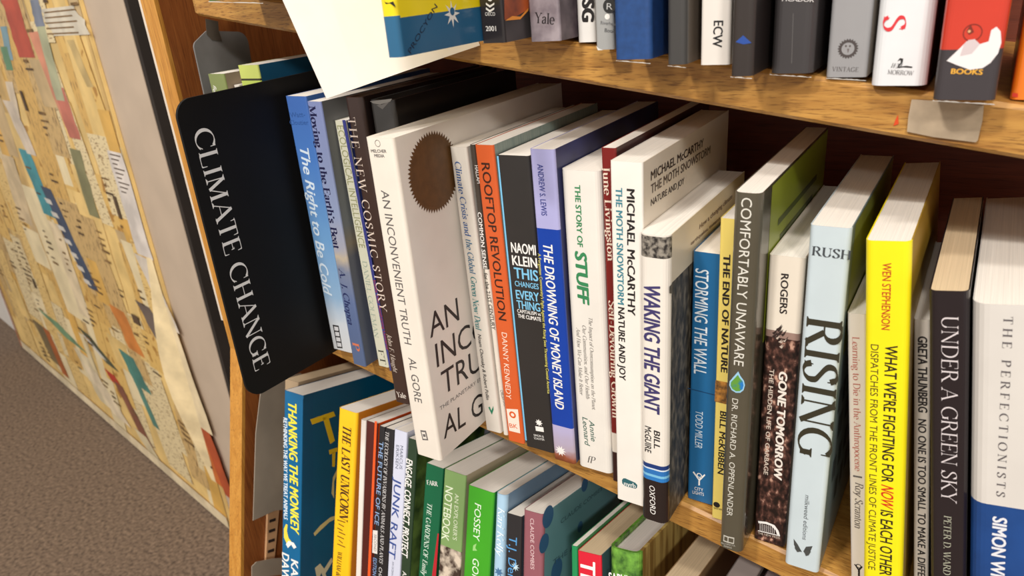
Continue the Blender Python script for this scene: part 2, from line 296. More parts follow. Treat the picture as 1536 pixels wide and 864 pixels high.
# ---------------------------------------------------------------- a book
LAST = {}
class Book:
    """local frame: x across the spine, y into the shelf, z up the spine; origin at the foot of the spine's left edge"""
    def __init__(s, name, label, spine, front=None, back=None, row='mid', TL=None, TR=None, BL=None, BR=None, LE=None, y=None, H=None, T=None, D=0.14, lean=None,
                 pages=None, r=0.0014, hard=False, bands=(), fbands=(), group='books on the middle shelf', cat='book'):
        s.name, s.label, s.cat, s.group = name, label, cat, group
        ya, zu, on, oo = (YL, ZL, None, None) if row == 'low' else (YA, ZA, None, None)
        shelf_o = {'mid': M0, 'top': TOPS, 'low': HINGE - ZL*0.275}[row]; shelf_n = SN if row != 'low' else SD.cross(YL).normalized()
        if BL is not None: O = hit(BL, shelf_o, shelf_n)
        else:
            if row == 'low': A0 = hit(TL, HINGE + YL*(y or 0), LOW_N)
            else: A0 = hit(TL, V((0, y, 0)), YA)
        pl = O if BL is not None else A0
        if lean is None:
            if TL is not None and (BL or LE):
                a = hit(TL, pl, ya); b = O if BL is not None else hit(LE, pl, ya); d = a-b; lean = math.atan2(d.x, d.dot(zu))
            else: lean = 0
        zl = zu*math.cos(lean) + XA*math.sin(lean); xl = XA*math.cos(lean) - zu*math.sin(lean)
        if BL is None: O = A0 - zl*((A0-shelf_o).dot(shelf_n)/zl.dot(shelf_n))
        O = O + shelf_n*0.0004
        s.H = H or (hit(TL, O, ya)-O).dot(zl)
        if T is None:
            if TR is not None and TL is not None: T = (hit(TR, O, ya)-hit(TL, O, ya)).dot(xl)
            else: T = (hit(BR, O, ya)-O).dot(xl)
        # neighbours touch but never share space: turn, then slim, a book that would cut into the one on its left
        q = LAST.get(row)
        if q is not None and abs(q[0].x - O.x) < 0.12 and O.x > q[0].x:
            def gap(h):
                me = O.x + zl.x*h; return me - max(q[0].x + q[1].x*q[3] + q[2].x*k for k in (0, 0) ) - q[2].x*h
            g0, g1 = gap(0)-.0003, gap(min(s.H, q[4]))-.0003
            if g0 < 0 and g0 < g1:
                top = O + zl*s.H; lean += g0/s.H; lean = lean
                zl = zu*math.cos(lean) + XA*math.sin(lean); xl = XA*math.cos(lean) - zu*math.sin(lean); O = top - zl*s.H
                O = O + zu*(0.0004 - (O-shelf_o).dot(shelf_n))/zu.dot(shelf_n)
            g = min(gap(0), gap(min(s.H, q[4])))-.0003
            if g < 0: O = O - XA*g; T += g; O = O + zu*(0.0004 - (O-shelf_o).dot(shelf_n))/zu.dot(shelf_n)
        LAST[row] = (O, xl, zl, T - 0.0003, s.H)
        s.T = T - 0.0003; s.D = D; s.r = min(r, s.T*0.4)
        s.mtx = Matrix(((xl.x, ya.x, zl.x, O.x), (xl.y, ya.y, zl.y, O.y), (xl.z, ya.z, zl.z, O.z), (0, 0, 0, 1))); s.inv = s.mtx.inverted()
        s.O, s.xl, s.ya, s.zl = O, xl, ya, zl
        s.pl = {'spine': (O, -ya), 'front': (O + xl*s.T, xl), 'top': (O + zl*s.H, zl)}
        s.mb = {k: MB() for k in ('spine', 'front', 'back', 'pages')}; s.sub = []
        c = 0.0022 if hard else 0.0005; g = 0.003 if hard else 0.0; R = s.r; T = s.T; H = s.H
        front = front or spine; back = back or spine
        n = 5
        def side(ins):
            rr = max(R-ins, 0.0001)
            L = [(R - rr*math.cos(t*math.pi/2/n), R - rr*math.sin(t*math.pi/2/n)) for t in range(n+1)]
            return L + [(T-x, y) for x, y in L[::-1]]
        out, inn = side(0), side(c); ring = out + inn[::-1]
        def cuts(bd, base, face):
            z = [H]; ms = [base]
            for px, m in bd:
                q = hit(px, *s.pl[face]); z.append(max(0.0005, min(H-0.0005, (q-O).dot(zl)))); ms.append(m)
            return list(zip(z, z[1:]+[0.0], ms))
        for z1, z0, m in cuts(bands, spine, 'spine'):
            s.mb['spine'].loft([(x, y, z0) for x, y in ring], [(x, y, z1) for x, y in ring], m)
        for z1, z0, m in cuts(fbands, front, 'front'):
            s.mb['front'].box((T-c, R, z0), (T, D, z1), m)
        s.mb['back'].box((0, R, 0), (c, D, H), back)
        pin = side(c+0.00005); yb = D-0.0012-g; pin = [(x, min(y, yb)) for x, y in pin] + [(T-c-0.00005, yb), (c+0.00005, yb)]
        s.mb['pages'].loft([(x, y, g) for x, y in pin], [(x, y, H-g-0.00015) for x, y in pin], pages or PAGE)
    def t(s, txt, p0, p1, h, m, face='spine', **k): lettering(s.mb[face], s.inv, *s.pl[face], txt, p0, p1, h, m, **k); return s
    def p(s, pts, m, face='spine', lift=0.0001): figure(s.mb[face], s.inv, *s.pl[face], pts, m, lift); return s
    def d(s, c, r, m, face='spine', **k): disc(s.mb[face], s.inv, *s.pl[face], c, r, m, **k); return s
    def rect(s, face, y0, y1, z0, z1, m, lift=0.00008):
        """a panel of print or painted reflection on the cover, in metres of the book itself"""
        x = s.T + lift; s.mb[face].poly([(x, y0, z0), (x, y1, z0), (x, y1, z1), (x, y0, z1)], m); return s
    def extra(s, name, face):
        """a sticker, seal or tag stuck on one face: a mesh of its own"""
        m = MB(); k = '+'+name; s.mb[k] = m; s.pl[k] = s.pl[face]; s.sub.append((k, name, face)); return k
    def done(s):
        e = empty(s.name, None, s.mtx); tag(e, s.label, s.cat, s.group)
        for k, nm in (('spine', 'spine'), ('front', 'front_cover'), ('back', 'back_cover'), ('pages', 'page_block')):
            s.mb[k].o = s.mb[k].build(nm, e)
        for k, nm, f in s.sub: s.mb[k].build(nm, s.mb[f].o)
        return e
# ---------------------------------------------------------------- the room
WD = V((0.9815, -0.1916, 0)).normalized(); WN = V((WD.y, -WD.x, 0))           # run of the papered wall, and its face
WO = V((-2.467, 0.626, 0))
if WN.dot(CAM-WO) < 0: WN = -WN
CARPET = mat('brown_loop_carpet', (140, 118, 98), 0.95, 0.1, 135, col2=(78, 63, 51), bump=0.8, detail=7, lo=0.30, hi=0.70)
mb = MB(); mb.box((-5, -3.5, -0.05), (2.5, 3.0, 0.0), CARPET); struct(mb.build('floor'))
PLASTER = mat('beige_wall_paint', (192, 172, 150), 0.7, 0.05, 12)
WHITEP = mat('white_wall_paint', (226, 220, 212), 0.7, 0.03, 12)
SHADEP = mat('wall_paint_with_gap_shade', (42, 33, 26), 0.8, 0.25, 9)  # shade of the narrow gap put into the brown wall colour
def wp(x, z, off=0.0):
    """point on the papered wall by its x and height"""
    t = (x-WO.x)/WD.x; q = WO + WD*t + WN*off; return V((q.x, q.y, z))
def wall_slab(mb, x0, x1, z0, z1, f0, f1, m):
    a = [wp(x0, z0, f0), wp(x1, z0, f0), wp(x1, z0, f1), wp(x0, z0, f1)]; b = [V((p.x, p.y, z1)) for p in a]; mb.loft(a, b, m)
mb = MB(); wall_slab(mb, -2.478, -0.888, 0, 2.9, -0.10, 0.0, PLASTER); struct(mb.build('wall_left'))
mb = MB(); wall_slab(mb, -4.9, -2.475, 0, 2.9, -0.14, -0.02, WHITEP); struct(mb.build('wall_far'))
mb = MB(); wall_slab(mb, -0.96, 1.6, 0, 2.9, -0.34, -0.24, SHADEP); struct(mb.build('wall_back'))
GREYP = mat('grey_brown_trim_paint', (84, 74, 60), 0.7, 0.1, 10)
mb = MB(); wall_slab(mb, -0.8878, -0.876, 0, 2.9, -0.13, -0.001, SHADEP); struct(mb.build('gap_shade_plate'))  # added dark plate over the wall end, coloured as the gap's shade
mb = MB(); wall_slab(mb, -0.8757, -0.862, 0.80, 2.9, -0.12, -0.05, GREYP); struct(mb.build('trim_2'))
# ---- the collage of yellowed paper on the wall
Pp = lambda i: mat(*[('yellowed_paper', (226, 192, 122), 0.6, 0.16, 14), ('tan_paper', (204, 168, 104), 0.6, 0.18, 14), ('cream_paper', (228, 210, 168), 0.6, 0.12, 14), ('ochre_paper', (214, 168, 84), 0.6, 0.18, 14), ('buff_paper', (196, 168, 122), 0.6, 0.15, 14)][i % 5])
mb = MB(); rng = random.Random(3)
wall_slab(mb, -2.462, -1.036, 0.004, 1.9, 0.0006, 0.006, Pp(0))
lev = [0.0064]
def piece(x0, x1, z0, z1, m, sk=0.0, jit=0.25):
    lev[0] += 0.000004; n = 5; L = []; Rr = []; ww = x1-x0
    for i in range(n+1):
        z = z0+(z1-z0)*i/n; L.append((x0+sk*(z-z0)+rng.uniform(-.04, .04)*ww*jit, z)); Rr.append((x1+sk*(z-z0)+rng.uniform(-.04, .04)*ww*jit, z))
    cl = lambda x: min(-1.040, max(-2.458, x))
    mb.poly([wp(cl(x), max(.006, z), lev[0]) for x, z in L + Rr[::-1]], m)
PR = [mat('printed_paper_%d' % i, c, .6, 0, 1, col2=k, stretch=s, detail=2, lo=.36, hi=.43) for i, (c, k, s) in enumerate([((226,192,122),(170,130,70),(55,55,300)), ((214,172,96),(140,104,56),(300,300,50)), ((226,206,160),(150,120,80),(90,90,330)), ((222,182,104),(176,128,58),(40,40,40)), ((204,170,112),(120,92,56),(260,260,60))])]
for i in range(330):
    x = rng.uniform(-2.46, -1.05); z = rng.uniform(0, 1.7); ww = rng.uniform(.03, .13); hh = rng.uniform(.06, .40)
    piece(x, x+ww, z, z+hh, Pp(rng.randrange(5)) if rng.random() < .45 else PR[rng.randrange(5)], rng.uniform(-.18, .18), .6)
INKD = mat('faded_print', (122, 92, 52), 0.7, 0.3, 50); INKB = mat('brown_print', (84, 64, 44), 0.7, 0.2, 50)
def strip(p0, p1, wpx, m, taper=1.0, jit=True):
    """a strip of paper along a sight-line pair on the wall"""
    lev[0] += 0.000006; o = WO + WN*lev[0]; a = hit(p0, o, WN); b = hit(p1, o, WN); h0 = hit((p0[0]+wpx, p0[1]), o, WN) - a; hx = WD*abs(h0.dot(WD))
    n = 6; L = []; Rr = []
    for i in range(n+1):
        t = i/n; q = a.lerp(b, t); j = rng.uniform(-.06, .06) if jit else 0; k = 1+(taper-1)*t
        L.append(q + hx*j); Rr.append(q + hx*(k + (rng.uniform(-.06, .06) if jit else 0)))
    mb.poly(L + Rr[::-1], m)
col = lambda *c: mat('paper_%d_%d_%d' % c, c, 0.6, 0.18, 18)
for p0, p1, wv, c in [((2,0),(28,86),24,(178,74,52)), ((42,48),(98,190),15,(208,138,108)), ((78,130),(104,206),17,(192,112,92)), ((44,0),(84,150),13,(168,168,134)),
        ((60,14),(82,54),54,(206,196,176)), ((0,40),(10,90),10,(120,150,160)), ((0,70),(10,105),10,(96,134,100)), ((27,222),(66,320),15,(66,142,150)), ((60,278),(132,430),13,(62,74,96)), ((104,222),(134,322),14,(128,124,86)),
        ((160,225),(206,380),21,(216,206,196)), ((202,380),(250,490),16,(218,206,190)), ((203,450),(240,520),18,(104,90,82)), ((236,510),(292,660),11,(86,78,74)),
        ((163,455),(194,522),18,(204,126,56)), ((278,612),(320,720),22,(196,104,46)), ((300,640),(338,742),12,(176,78,40)), ((56,462),(98,506),22,(112,146,110)), ((177,522),(203,575),18,(74,128,116)), ((203,575),(230,638),7,(84,130,116)),
        ((118,492),(160,545),12,(76,80,60)), ((156,552),(168,572),12,(190,60,40)), ((170,570),(215,660),10,(134,84,64)), ((48,478),(78,540),12,(122,104,70)), ((64,490),(94,560),7,(176,96,44)),
        ((234,452),(300,640),16,(232,212,172)), ((8,122),(26,200),10,(214,196,170)), ((4,150),(40,230),14,(206,190,170)), ((0,230),(30,330),18,(214,190,150)), ((72,330),(120,470),14,(220,200,164)),
        ((110,520),(150,600),16,(222,206,170)), ((120,540),(170,620),18,(226,208,176)), ((200,640),(230,690),14,(214,198,160)), ((44,0),(54,40),14,(120,126,140)), ((100,60),(130,130),10,(196,168,110))]:
    strip(p0, p1, wv, col(*c))
for k in range(7): strip((66+k*9.6, 296+k*20), (70+k*9.6, 304+k*20), 8, mat('pale_print', (206, 200, 190), .6, .05))
strip((122,500),(152,536),6, mat('pale_print', (206, 200, 190), .6, .05))
for k in range(5): strip((66+k, 18+k*8), (67+k, 20+k*8), 48-6*(k % 2), INKD, jit=False)
for k in range(9): strip((164+k*2.2, 230+k*7), (164.6+k*2.2, 232+k*7), 15-4*(k % 3), INKB, jit=False)
for i in range(130):
    x = rng.uniform(-2.44, -1.06); z = rng.uniform(.05, 1.6); lev[0] += 0.000001
    for k in range(rng.randrange(1, 5)):
        ww = rng.uniform(.01, .045); piece(x, x+ww, z-k*.014, z-k*.014+rng.uniform(.003, .006), INKD if rng.random() < .7 else INKB, jit=0)
for i in range(9):
    x = rng.uniform(-2.44, -1.10); z = rng.uniform(.05, 1.6); piece(x, x+rng.uniform(.012, .04), z, z+rng.uniform(.02, .05), INKB)
EDGE = mat('red_brown_tape', (168, 92, 52), 0.6, 0.2, 20)
piece(-2.462, -2.444, 0.004, 1.9, EDGE, jit=0)
piece(-2.44, -1.04, 0.006, 0.035, col(226, 208, 172), jit=0)
lev[0] = 0.013                                            # a loose strip that bows off the wall near the right edge
n = 10
for i in range(n):
    b0, b1 = [0.009+0.022*math.sin(math.pi*t/n)*(.4+.6*math.sin(math.pi*t/n)) for t in (i, i+1)]; z0, z1 = 0.12+0.048*i, 0.12+0.048*(i+1)
    xa = [-1.062-0.022*math.sin(math.pi*t/n) for t in (i, i+1)]
    mb.poly([wp(xa[0], z0, b0), wp(-1.04, z0, 0.0075), wp(-1.04, z1, 0.0075), wp(xa[1], z1, b1)], col(232, 210, 164))
collage = mb.build('paper_collage')
tag(collage, 'wall collage of torn yellowed maps and clippings above the carpet', 'collage')
# ---------------------------------------------------------------- the bookcase
bc = empty('bookcase', (HINGE.x, HINGE.y, 0.0))
tag(bc, 'honey oak bookcase with splayed lower half and sagging shelves', 'bookcase')
bc_inv = Matrix.Translation(-V((HINGE.x, HINGE.y, 0.0)))
def part(mb, name, parent=bc, inv=None):
    I = inv or bc_inv; mb.v = [tuple(I @ V(p)) for p in mb.v]; return mb.build(name, parent)
XI = -0.4195                                              # inner face of the side panel
YB = 0.215                                                # back board
y0 = HINGE.y
def low(x, f, d):                                         # point of the splayed half: f along the slope down, d into the case
    q = V((0, HINGE.y, HINGE.z)) - ZL*f + YL*d; return V((x, q.y, q.z))
mb = MB()
prof = [(y0, HINGE.z), (y0, 1.62), (YB+.02, 1.62), (YB+.02, HINGE.z-0.02)]; lowp = [low(0, .65, .20), low(0, .65, 0)]
pr = [(a, b) for a, b in prof] + [(q.y, q.z) for q in lowp]
mb.loft([(-0.4376, a, b) for a, b in pr], [(XI, a, b) for a, b in pr], STAIN)
FA = [(-0.4376, y0-.0006, HINGE.z+.001), (XI, y0-.0006, HINGE.z+.001), (XI, y0-.0006, 1.62), (-0.4376, y0-.0006, 1.62)]
side = part(mb, 'side_panel')
mb = MB(); mb.box((-0.4376, y0-.004, HINGE.z), (XI, y0-.0002, 1.62), OAK_UP)
a = [low(-.4376, 0, -.004), low(XI, 0, -.004), low(XI, 0, -.0002), low(-.4376, 0, -.0002)]; b = [low(p.x, .65, d) for p, d in zip(a, (-.004, -.004, -.0002, -.0002))]
mb.loft(b, a, OAK_UP); part(mb, 'front_lipping', side, bc_inv)
mb = MB(); mb.box((-0.4412, y0-.0035, HINGE.z+.03), (-0.4378, y0+.16, 1.62), mat('white_laminate', (214, 200, 182), .5, .04)); part(mb, 'edge_strip', side, bc_inv)
mb = MB(); mb.box((XI, YB, HINGE.z-.03), (0.62, YB+.016, 1.62), STAIN_BACK)
a = [low(XI, 0.0, .20), low(.62, 0.0, .20), low(.62, 0.0, .21), low(XI, 0.0, .21)]; b = [low(p.x, .65, d) for p, d in zip(a, (.20, .20, .21, .21))]
mb.loft(b, a, STAIN_BACK); part(mb, 'back_panel')
def board(top, x0, x1, th, ydep, corner, name):
    """a sagging shelf board: front edge on the front plane, run along SD"""
    mb = MB(); fo = FRONT_O
    def fy(x): return fo.y - (x-fo.x)*FRONT_N.x/FRONT_N.y
    def tz(x): return top.z + (x-top.x)*(-SN.x/SN.z)
    path = []
    if corner:
        for i in range(9):
            t = i/8*math.pi/2; path.append((x0+corner-corner*math.cos(t), fy(x0)+corner-corner*math.sin(t)))
    else: path.append((x0, fy(x0)))
    path += [(x0+(x1-x0)*i/12, fy(x0+(x1-x0)*i/12)) for i in range(1, 13)]
    ring = path + [(x1, ydep), (x0, ydep)]
    nrm = []
    e = 0.0018
    A0 = [V((x, y+(e if i < len(path) else 0), tz(x)-th)) for i, (x, y) in enumerate(ring)]; A1 = [V((x, y, tz(x)-th+e)) for x, y in ring]
    A2 = [V((x, y, tz(x)-e)) for x, y in ring]; A3 = [V((x, y+(e if i < len(path) else 0), tz(x))) for i, (x, y) in enumerate(ring)]
    mb.loft(A0, A1, OAK, False); mb.loft(A1, A2, OAK, False); mb.loft(A2, A3, OAK, False)
    mb.poly(A0[::-1], OAK); mb.poly(A3, OAK); return part(mb, name)
SHELF1 = board(TOPS, -0.384, 0.56, 0.0202, YB, 0.02, 'shelf')
board(M0, XI, 0.56, 0.0200, YB, 0, 'shelf')
mb = MB(); lq = HINGE - ZL*0.275; lk = [(XI-HINGE.x+.0004)/SD.x, (.56-HINGE.x)/SD.x]
q = [lq + SD*lk[0], lq + SD*lk[1], lq + SD*lk[1] + YL*.198, lq + SD*lk[0] + YL*.198]
mb.loft([v - ZL*.02 for v in q], q, OAK); part(mb, 'shelf')
# slotted shelf standard on the inside of the splayed side
mb = MB(); SLOT = mat('slot_shadow_gap', (40, 24, 16), .9, .1); PL = mat('tan_shelf_standard', (196, 152, 110), .6, .08)
so = V((XI, 0, 0))
sq = [hit(p, V((XI+.003, 0, 0)), XA) for p in ((402,770),(419,765),(412,838),(399,842))]
mb.loft([V((XI+.0002, p.y, p.z)) for p in sq], [V((XI+.003, p.y, p.z)) for p in sq], PL)
STD = part(mb, 'shelf_standard')
for k in range(4):
    mb = MB(); yy = 778 + k*15.2; g = [hit(p, V((XI+.0031, 0, 0)), XA) for p in ((404-k*.8, yy+2), (413-k*.8, yy-1), (413-k*.8, yy+3), (404-k*.8, yy+6))]
    mb.loft([V((XI+.0031, p.y, p.z)) for p in g], [V((XI+.0036, p.y, p.z)) for p in g], SLOT); part(mb, 'slot', STD, bc_inv)
# worn label holder and red mark on the upper shelf front
mb = MB(); FN = -FRONT_N.normalized(); fo = FRONT_O + FN*0.0006
ring = [hit(p, fo, FN) for p in ((1368,149),(1420,152),(1476,158),(1474,180),(1467,210),(1464,213),(1400,205),(1361,197),(1363,175))]
mb.loft(ring, [p + FN*0.0007 for p in ring], mat('grey_worn_paper_label', (176, 156, 130), .75, .15, 90))
t = empty('shelf_label', ring[0]); mb.v = [tuple(V(p)-ring[0]) for p in mb.v]; bpy.data.objects.remove(t)
o = mb.build('shelf_label'); o.location = ring[0]; tag(o, 'blank worn grey paper label stuck to the front of the upper shelf', 'label')
mb = MB(); ring = [hit(p, fo - FN*.0003, FN) for p in ((1347,172),(1348,186),(1340,189),(1343,180))]; mb.poly(ring, mat('red_mark', (206, 70, 24), .5, .05)); part(mb, 'red_mark', SHELF1, bc_inv)
# ---------------------------------------------------------------- dividers, signs, bookends
BLACKP = mat('black_sign_plastic', (13, 12, 12), 0.55, 0.1, 20, spec=.3); SIGNW = mat('sign_lettering', (226, 224, 222), .5, .02)
XS = -0.2693
def plate(pts, x, th, m, rad, mb):
    """plate in the plane across the shelf, corners given as (y, z), rounded"""
    ring = []; n = len(pts)
    for i in range(n):
        p, a, b = V(pts[i]), V(pts[i-1]), V(pts[(i+1) % n]); r = rad[i]
        if r == 0: ring.append(p); continue
        u = (a-p).normalized(); v = (b-p).normalized(); ang = u.angle(v); dd = r/math.tan(ang/2); c = p + (u+v).normalized()*(r/math.sin(ang/2))
        s = p+u*dd-c; e = p+v*dd-c
        for k in range(9):
            w_ = s.lerp(e, k/8).normalized()*r; ring.append(c+w_)
    mb.loft([V((x-th, q[0], q[1])) for q in ring], [V((x, q[0], q[1])) for q in ring], m); return ring
mb = MB()
cs = [hit(p, V((XS, 0, 0)), XA) for p in ((260,152),(374.5,601),(500,529),(470,104))]
yz = [(p.y, p.z) for p in cs]; zb = M0.z - XS*SN.x/SN.z + .0006; yf = .0425
yz = [yz[0], yz[1], (yf-.0006, yz[2][1]), (yf-.0006, zb), (.15, zb), (.13, yz[3][1])]
plate(yz, XS, 0.002, BLACKP, (0.012, 0.014, 0.002, 0, 0.004, 0.004), mb)
lettering(mb, Matrix.Identity(4), V((XS, 0, 0)), XA, 'CLIMATE CHANGE', (289, 196), (383, 557.5), 29, SIGNW, 'serif', bold=0.006, track=0.02)
so = V((XS, yz[1][0], yz[1][1])); mb.v = [tuple(V(p)-so) for p in mb.v]
o = mb.build('shelf_sign'); o.location = so
tag(o, 'black plastic divider sign with tall white serif capitals standing out from the middle shelf', 'sign')
# white card drooping from under the pulled-out yellow and blue book
mb = MB()
Q = hit((720,68), V((0, 0.028, 0)), YA); Pc = hit((490,148), V((0, -0.058, 0)), YA)
e = Pc-Q; best = None
for k in range(4000):
    y = -0.12 + 0.16*k/4000; Tp = hit((424,0), V((0, y, 0)), YA); s = abs((Tp-Pc).normalized().dot(e.normalized()))
    if best is None or s < best[0]: best = (s, Tp)
Tp = best[1]; up = (Tp-Pc); nn = e.cross(up).normalized()
if nn.dot(CAM-Pc) < 0: nn = -nn
Tt = Pc + up.normalized()*0.11; Qe = Q - e.normalized()*0.0; Qt = Qe + up.normalized()*0.11
# bowed slightly: the free corner curls
N1 = 10; top = []; bot = []
for i in range(N1+1):
    t = i/N1; b = nn*(0.0015*math.sin(math.pi*t)); bot.append(Pc.lerp(Qe, t)+b); top.append(Tt.lerp(Qt, t)+b)
mb.loft(bot+top[::-1], [p - nn*0.0004 for p in bot+top[::-1]], mat('white_card', (236, 230, 222), .6, .02))
CARD_INFO = (tuple(Tp), tuple(Pc), tuple(Q), best[0])
mb.v = [tuple(V(p)-Pc) for p in mb.v]; o = mb.build('paper_card'); o.location = Pc
tag(o, 'blank white card drooping from the upper shelf behind the yellow and blue book', 'card')
# dark plastic bookends against the side panel
mb = MB(); XB = -0.404
DG = mat('dark_grey_plastic', (124, 122, 119), .3, .12, 30)
pts = [hit(p, V((XB, 0, 0)), XA) for p in ((290,66),(303,150),(372,140),(370,48),(310,46))]
ring = [(p.y, p.z) for p in pts]; ring[1] = (ring[1][0], TOPS.z-.255); ring[2] = (ring[2][0], TOPS.z-.255)
rz = M0.z - (XB)*0.1359 + .002; ring[1] = (ring[1][0], rz); ring[2] = (ring[2][0], rz)
plate(ring, XB, .0014, DG, (.006, 0, 0, .01, .004), mb)
so = V((XB, ring[1][0], rz)); mb.v = [tuple(V(p)-so) for p in mb.v]; o = mb.build('bookend_plate'); 
be = empty('bookend', so); o.parent = be
tag(be, 'dark grey taped plastic bookend at the left end of the middle shelf', 'bookend')
mb = MB(); q = [hit(p, V((XB+.0004, 0, 0)), XA) for p in ((308,28),(327,32),(328,46),(333,62),(318,60),(310,52))]
mb.loft(q, [p+XA*.0002 for p in q], mat('clear_tape', (92, 84, 74), .15, .1, 30)); mb.v = [tuple(V(p)-so) for p in mb.v]; mb.build('tape', o)
XG = -0.4035
mb = MB(); GP = mat('smoky_grey_plastic', (150, 138, 122), .3, .15, 14)
pts = [hit(p, V((XG, 0, 0)), XA) for p in ((396,574),(391,590),(384,650),(380,781),(412,766),(450,762),(452,560))]
mb.loft([V((XG-.001, p.y, p.z)) for p in pts], [V((XG, p.y, p.z)) for p in pts], GP); so = pts[3]
mb.v = [tuple(V(p)-so) for p in mb.v]; o = mb.build('divider_panel'); o.location = so; tag(o, 'smoky grey plastic divider standing inside the lower side of the bookcase', 'divider')
mb = MB(); pts = [hit(p, V((XG, 0, 0)), XA) for p in ((378,867),(378,850),(385,843),(410,838),(440,836),(440,860))]
mb.loft([V((XG-.001, p.y, p.z)) for p in pts], [V((XG, p.y, p.z)) for p in pts], GP); so = pts[0]
mb.v = [tuple(V(p)-so) for p in mb.v]; o = mb.build('divider_panel'); o.location = so; tag(o, 'second smoky grey plastic divider, below the slotted strip on the bookcase side', 'divider')
# ---------------------------------------------------------------- middle shelf, left to right
W = ink(236, 232, 226); K = ink(34, 30, 30); G4 = ink(104, 100, 98)
MIDG = 'books on the middle shelf'; LOWG = 'books on the lower shelf'; TOPG = 'books on the upper shelf'
B = Book
b = B('paperback_book', 'blue paperback fading to white at its foot, beside the black divider sign', grad('sky_blue_spine', [(0, (206, 206, 206)), (.030, (200, 206, 212)), (.052, (140, 172, 202)), (.10, (106, 152, 198)), (.16, (72, 118, 186)), (.20, (66, 104, 172))], noise=.01), paint(70, 110, 170), TL=(427.5,144), TR=(459,146), BL=(500,523))
b.t('Watt-', (436,176), (458,175), 8, ink(52,88,150)).t('Cloutier', (435.5,187), (463,187), 7.5, ink(52,88,150))
b.t('The Right to Be Cold', (449,217), (486,440), 14, ink(206,220,232), bold=.02, shear=.22)
b.p([(499,487),(508,488.5),(514,522.5),(506,521.5)], K)
for i in range(4): b.p([(501.2+i*1.45,489.5+i*8), (507.2+i*1.5,490.3+i*8), (508.2+i*1.5,496.2+i*8), (502.2+i*1.45,495.6+i*8)], ink(206,206,208), lift=.0002)
b.done()
b = B('paperback_book', 'slate blue paperback with bold dark serif title, second from the black sign', grad('slate_blue_spine', [(0, (84, 100, 132)), (.035, (88, 104, 140)), (.06, (96, 112, 150)), (.085, (120, 128, 150)), (.096, (186, 172, 150)), (.104, (160, 160, 172)), (.13, (140, 152, 184)), (.2, (124, 134, 176))], noise=.012), grad('slate_cover', [(0, (76, 84, 104)), (.09, (86, 88, 100)), (.1, (128, 116, 100)), (.115, (108, 112, 116)), (.2, (98, 98, 96))]), TL=(459.8,152), TR=(481,154), BL=(530,546), D=.135)
b.t("Moving to the Earth's Beat", (463,158), (501,372), 9.5, ink(26,26,66), font='serif', bold=.03)
b.t('A. J. Chopra', (508,402), (522.5,487), 8.5, ink(36,44,88), font='serif', bold=.02, shear=.2)
b.t('P', (528.5,513), (530.5,525), 10, ink(206,116,84), font='serif', bold=.03); b.done()
b = B('paperback_book', 'narrow pale green paperback with faint condensed capitals and blue right edge', paint(208,206,184), paint(52,64,120), TL=(497,180), TR=(518,179), BL=(564,547), D=.13)
b.t('ECOLOGICAL INTELLIGENCE', (505.5,188), (539,371), 10, ink(150,150,110)).t('DANIEL GOLEMAN', (543.5,391), (562,505.5), 6.5, ink(160,172,156), font='serif')
b.t('FT', (567,524), (571.5,545), 8, ink(60,60,50), font='serif')
b.p([(513.4,180),(518,180),(589,556),(585,556)], ink(58,62,130)); b.done()
b = B('hardcover_book', 'dark brown hardcover with spaced cream serif capitals down its spine', gloss(62,44,38), gloss(40,28,26), TL=(515.5,146), TR=(541,144), BL=(592,602), D=.145, hard=True, pages=PAGE_CREAM, r=.003)
b.t('THE NEW COSMIC STORY', (521,175), (570.5,466), 11, ink(222,204,190), font='serif', track=.16)
b.t('Inside Our Awakening Universe', (560,420), (580,524), 4, ink(150,52,40), bold=.01).t('John F. Haught', (580.5,501), (590.5,558), 6.5, ink(206,190,176), font='serif', shear=.25)
b.t('Yale', (596,595), (610,598), 8, ink(224,212,200), font='serif', bold=.02); b.done()
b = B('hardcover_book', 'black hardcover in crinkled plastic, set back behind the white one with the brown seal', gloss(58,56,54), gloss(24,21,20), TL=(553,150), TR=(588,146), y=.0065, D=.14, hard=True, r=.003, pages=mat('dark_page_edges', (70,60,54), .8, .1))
b.p([(555,152),(588,148),(586,152),(572,157),(560,155)], ink(126,122,116)); b.p([(565,158),(584,153),(574,164)], ink(104,100,96)); b.done()
# the tall white one with the seal
b = B('paperback_book', 'large white paperback with a round brown seal and thin black capitals on its cover', paint(232,222,208), paint(224,216,206), TL=(547,206), TR=(588.5,202), BL=(625,681), D=.19, r=.0022)
b.t('MELCHER', (557,228.5), (580,229), 5, G4, bold=.02).t('MEDIA', (562,235.5), (577,236), 5, G4, bold=.02).d((566.5,215), 5.4, G4, hole=4.6)
b.t('AN INCONVENIENT TRUTH', (571.5,285), (607,515), 12, ink(96,92,90)).t('AL GORE', (612.5,536), (622.5,602), 12, ink(96,92,90))
b.p([(630.5,645),(639,646),(642.5,660.5),(634,660)], G4); b.p([(632.5,647.5),(638,648.2),(640.5,658.3),(635,657.8)], ink(226,218,206), lift=.0002); b.p([(634,651),(638,651),(639,655),(635.5,655)], G4, lift=.00025)
SEAL = mat('brown_foil_seal', (92, 62, 30), .45, .12, 200)
sl_ = b.extra('foil_seal', 'front'); b.d((651.5,258.5), 61, SEAL, sl_, k=120, star=.1, hole=50); b.d((651.5,258.5), 50.5, SEAL, sl_, k=120)
b.t('AN', (645.5,507.5), (689,479.5), 37, K, 'front').t('INCO', (655.5,551.5), (731,502), 37, K, 'front').t('TRUT', (664,593.5), (741,540), 37, K, 'front')
b.t('THE PLANETARY EMERGENCY', (660,616), (752,548), 6, G4, 'front').t('AL GO', (666,659), (745,605), 35, K, 'front'); b.done()
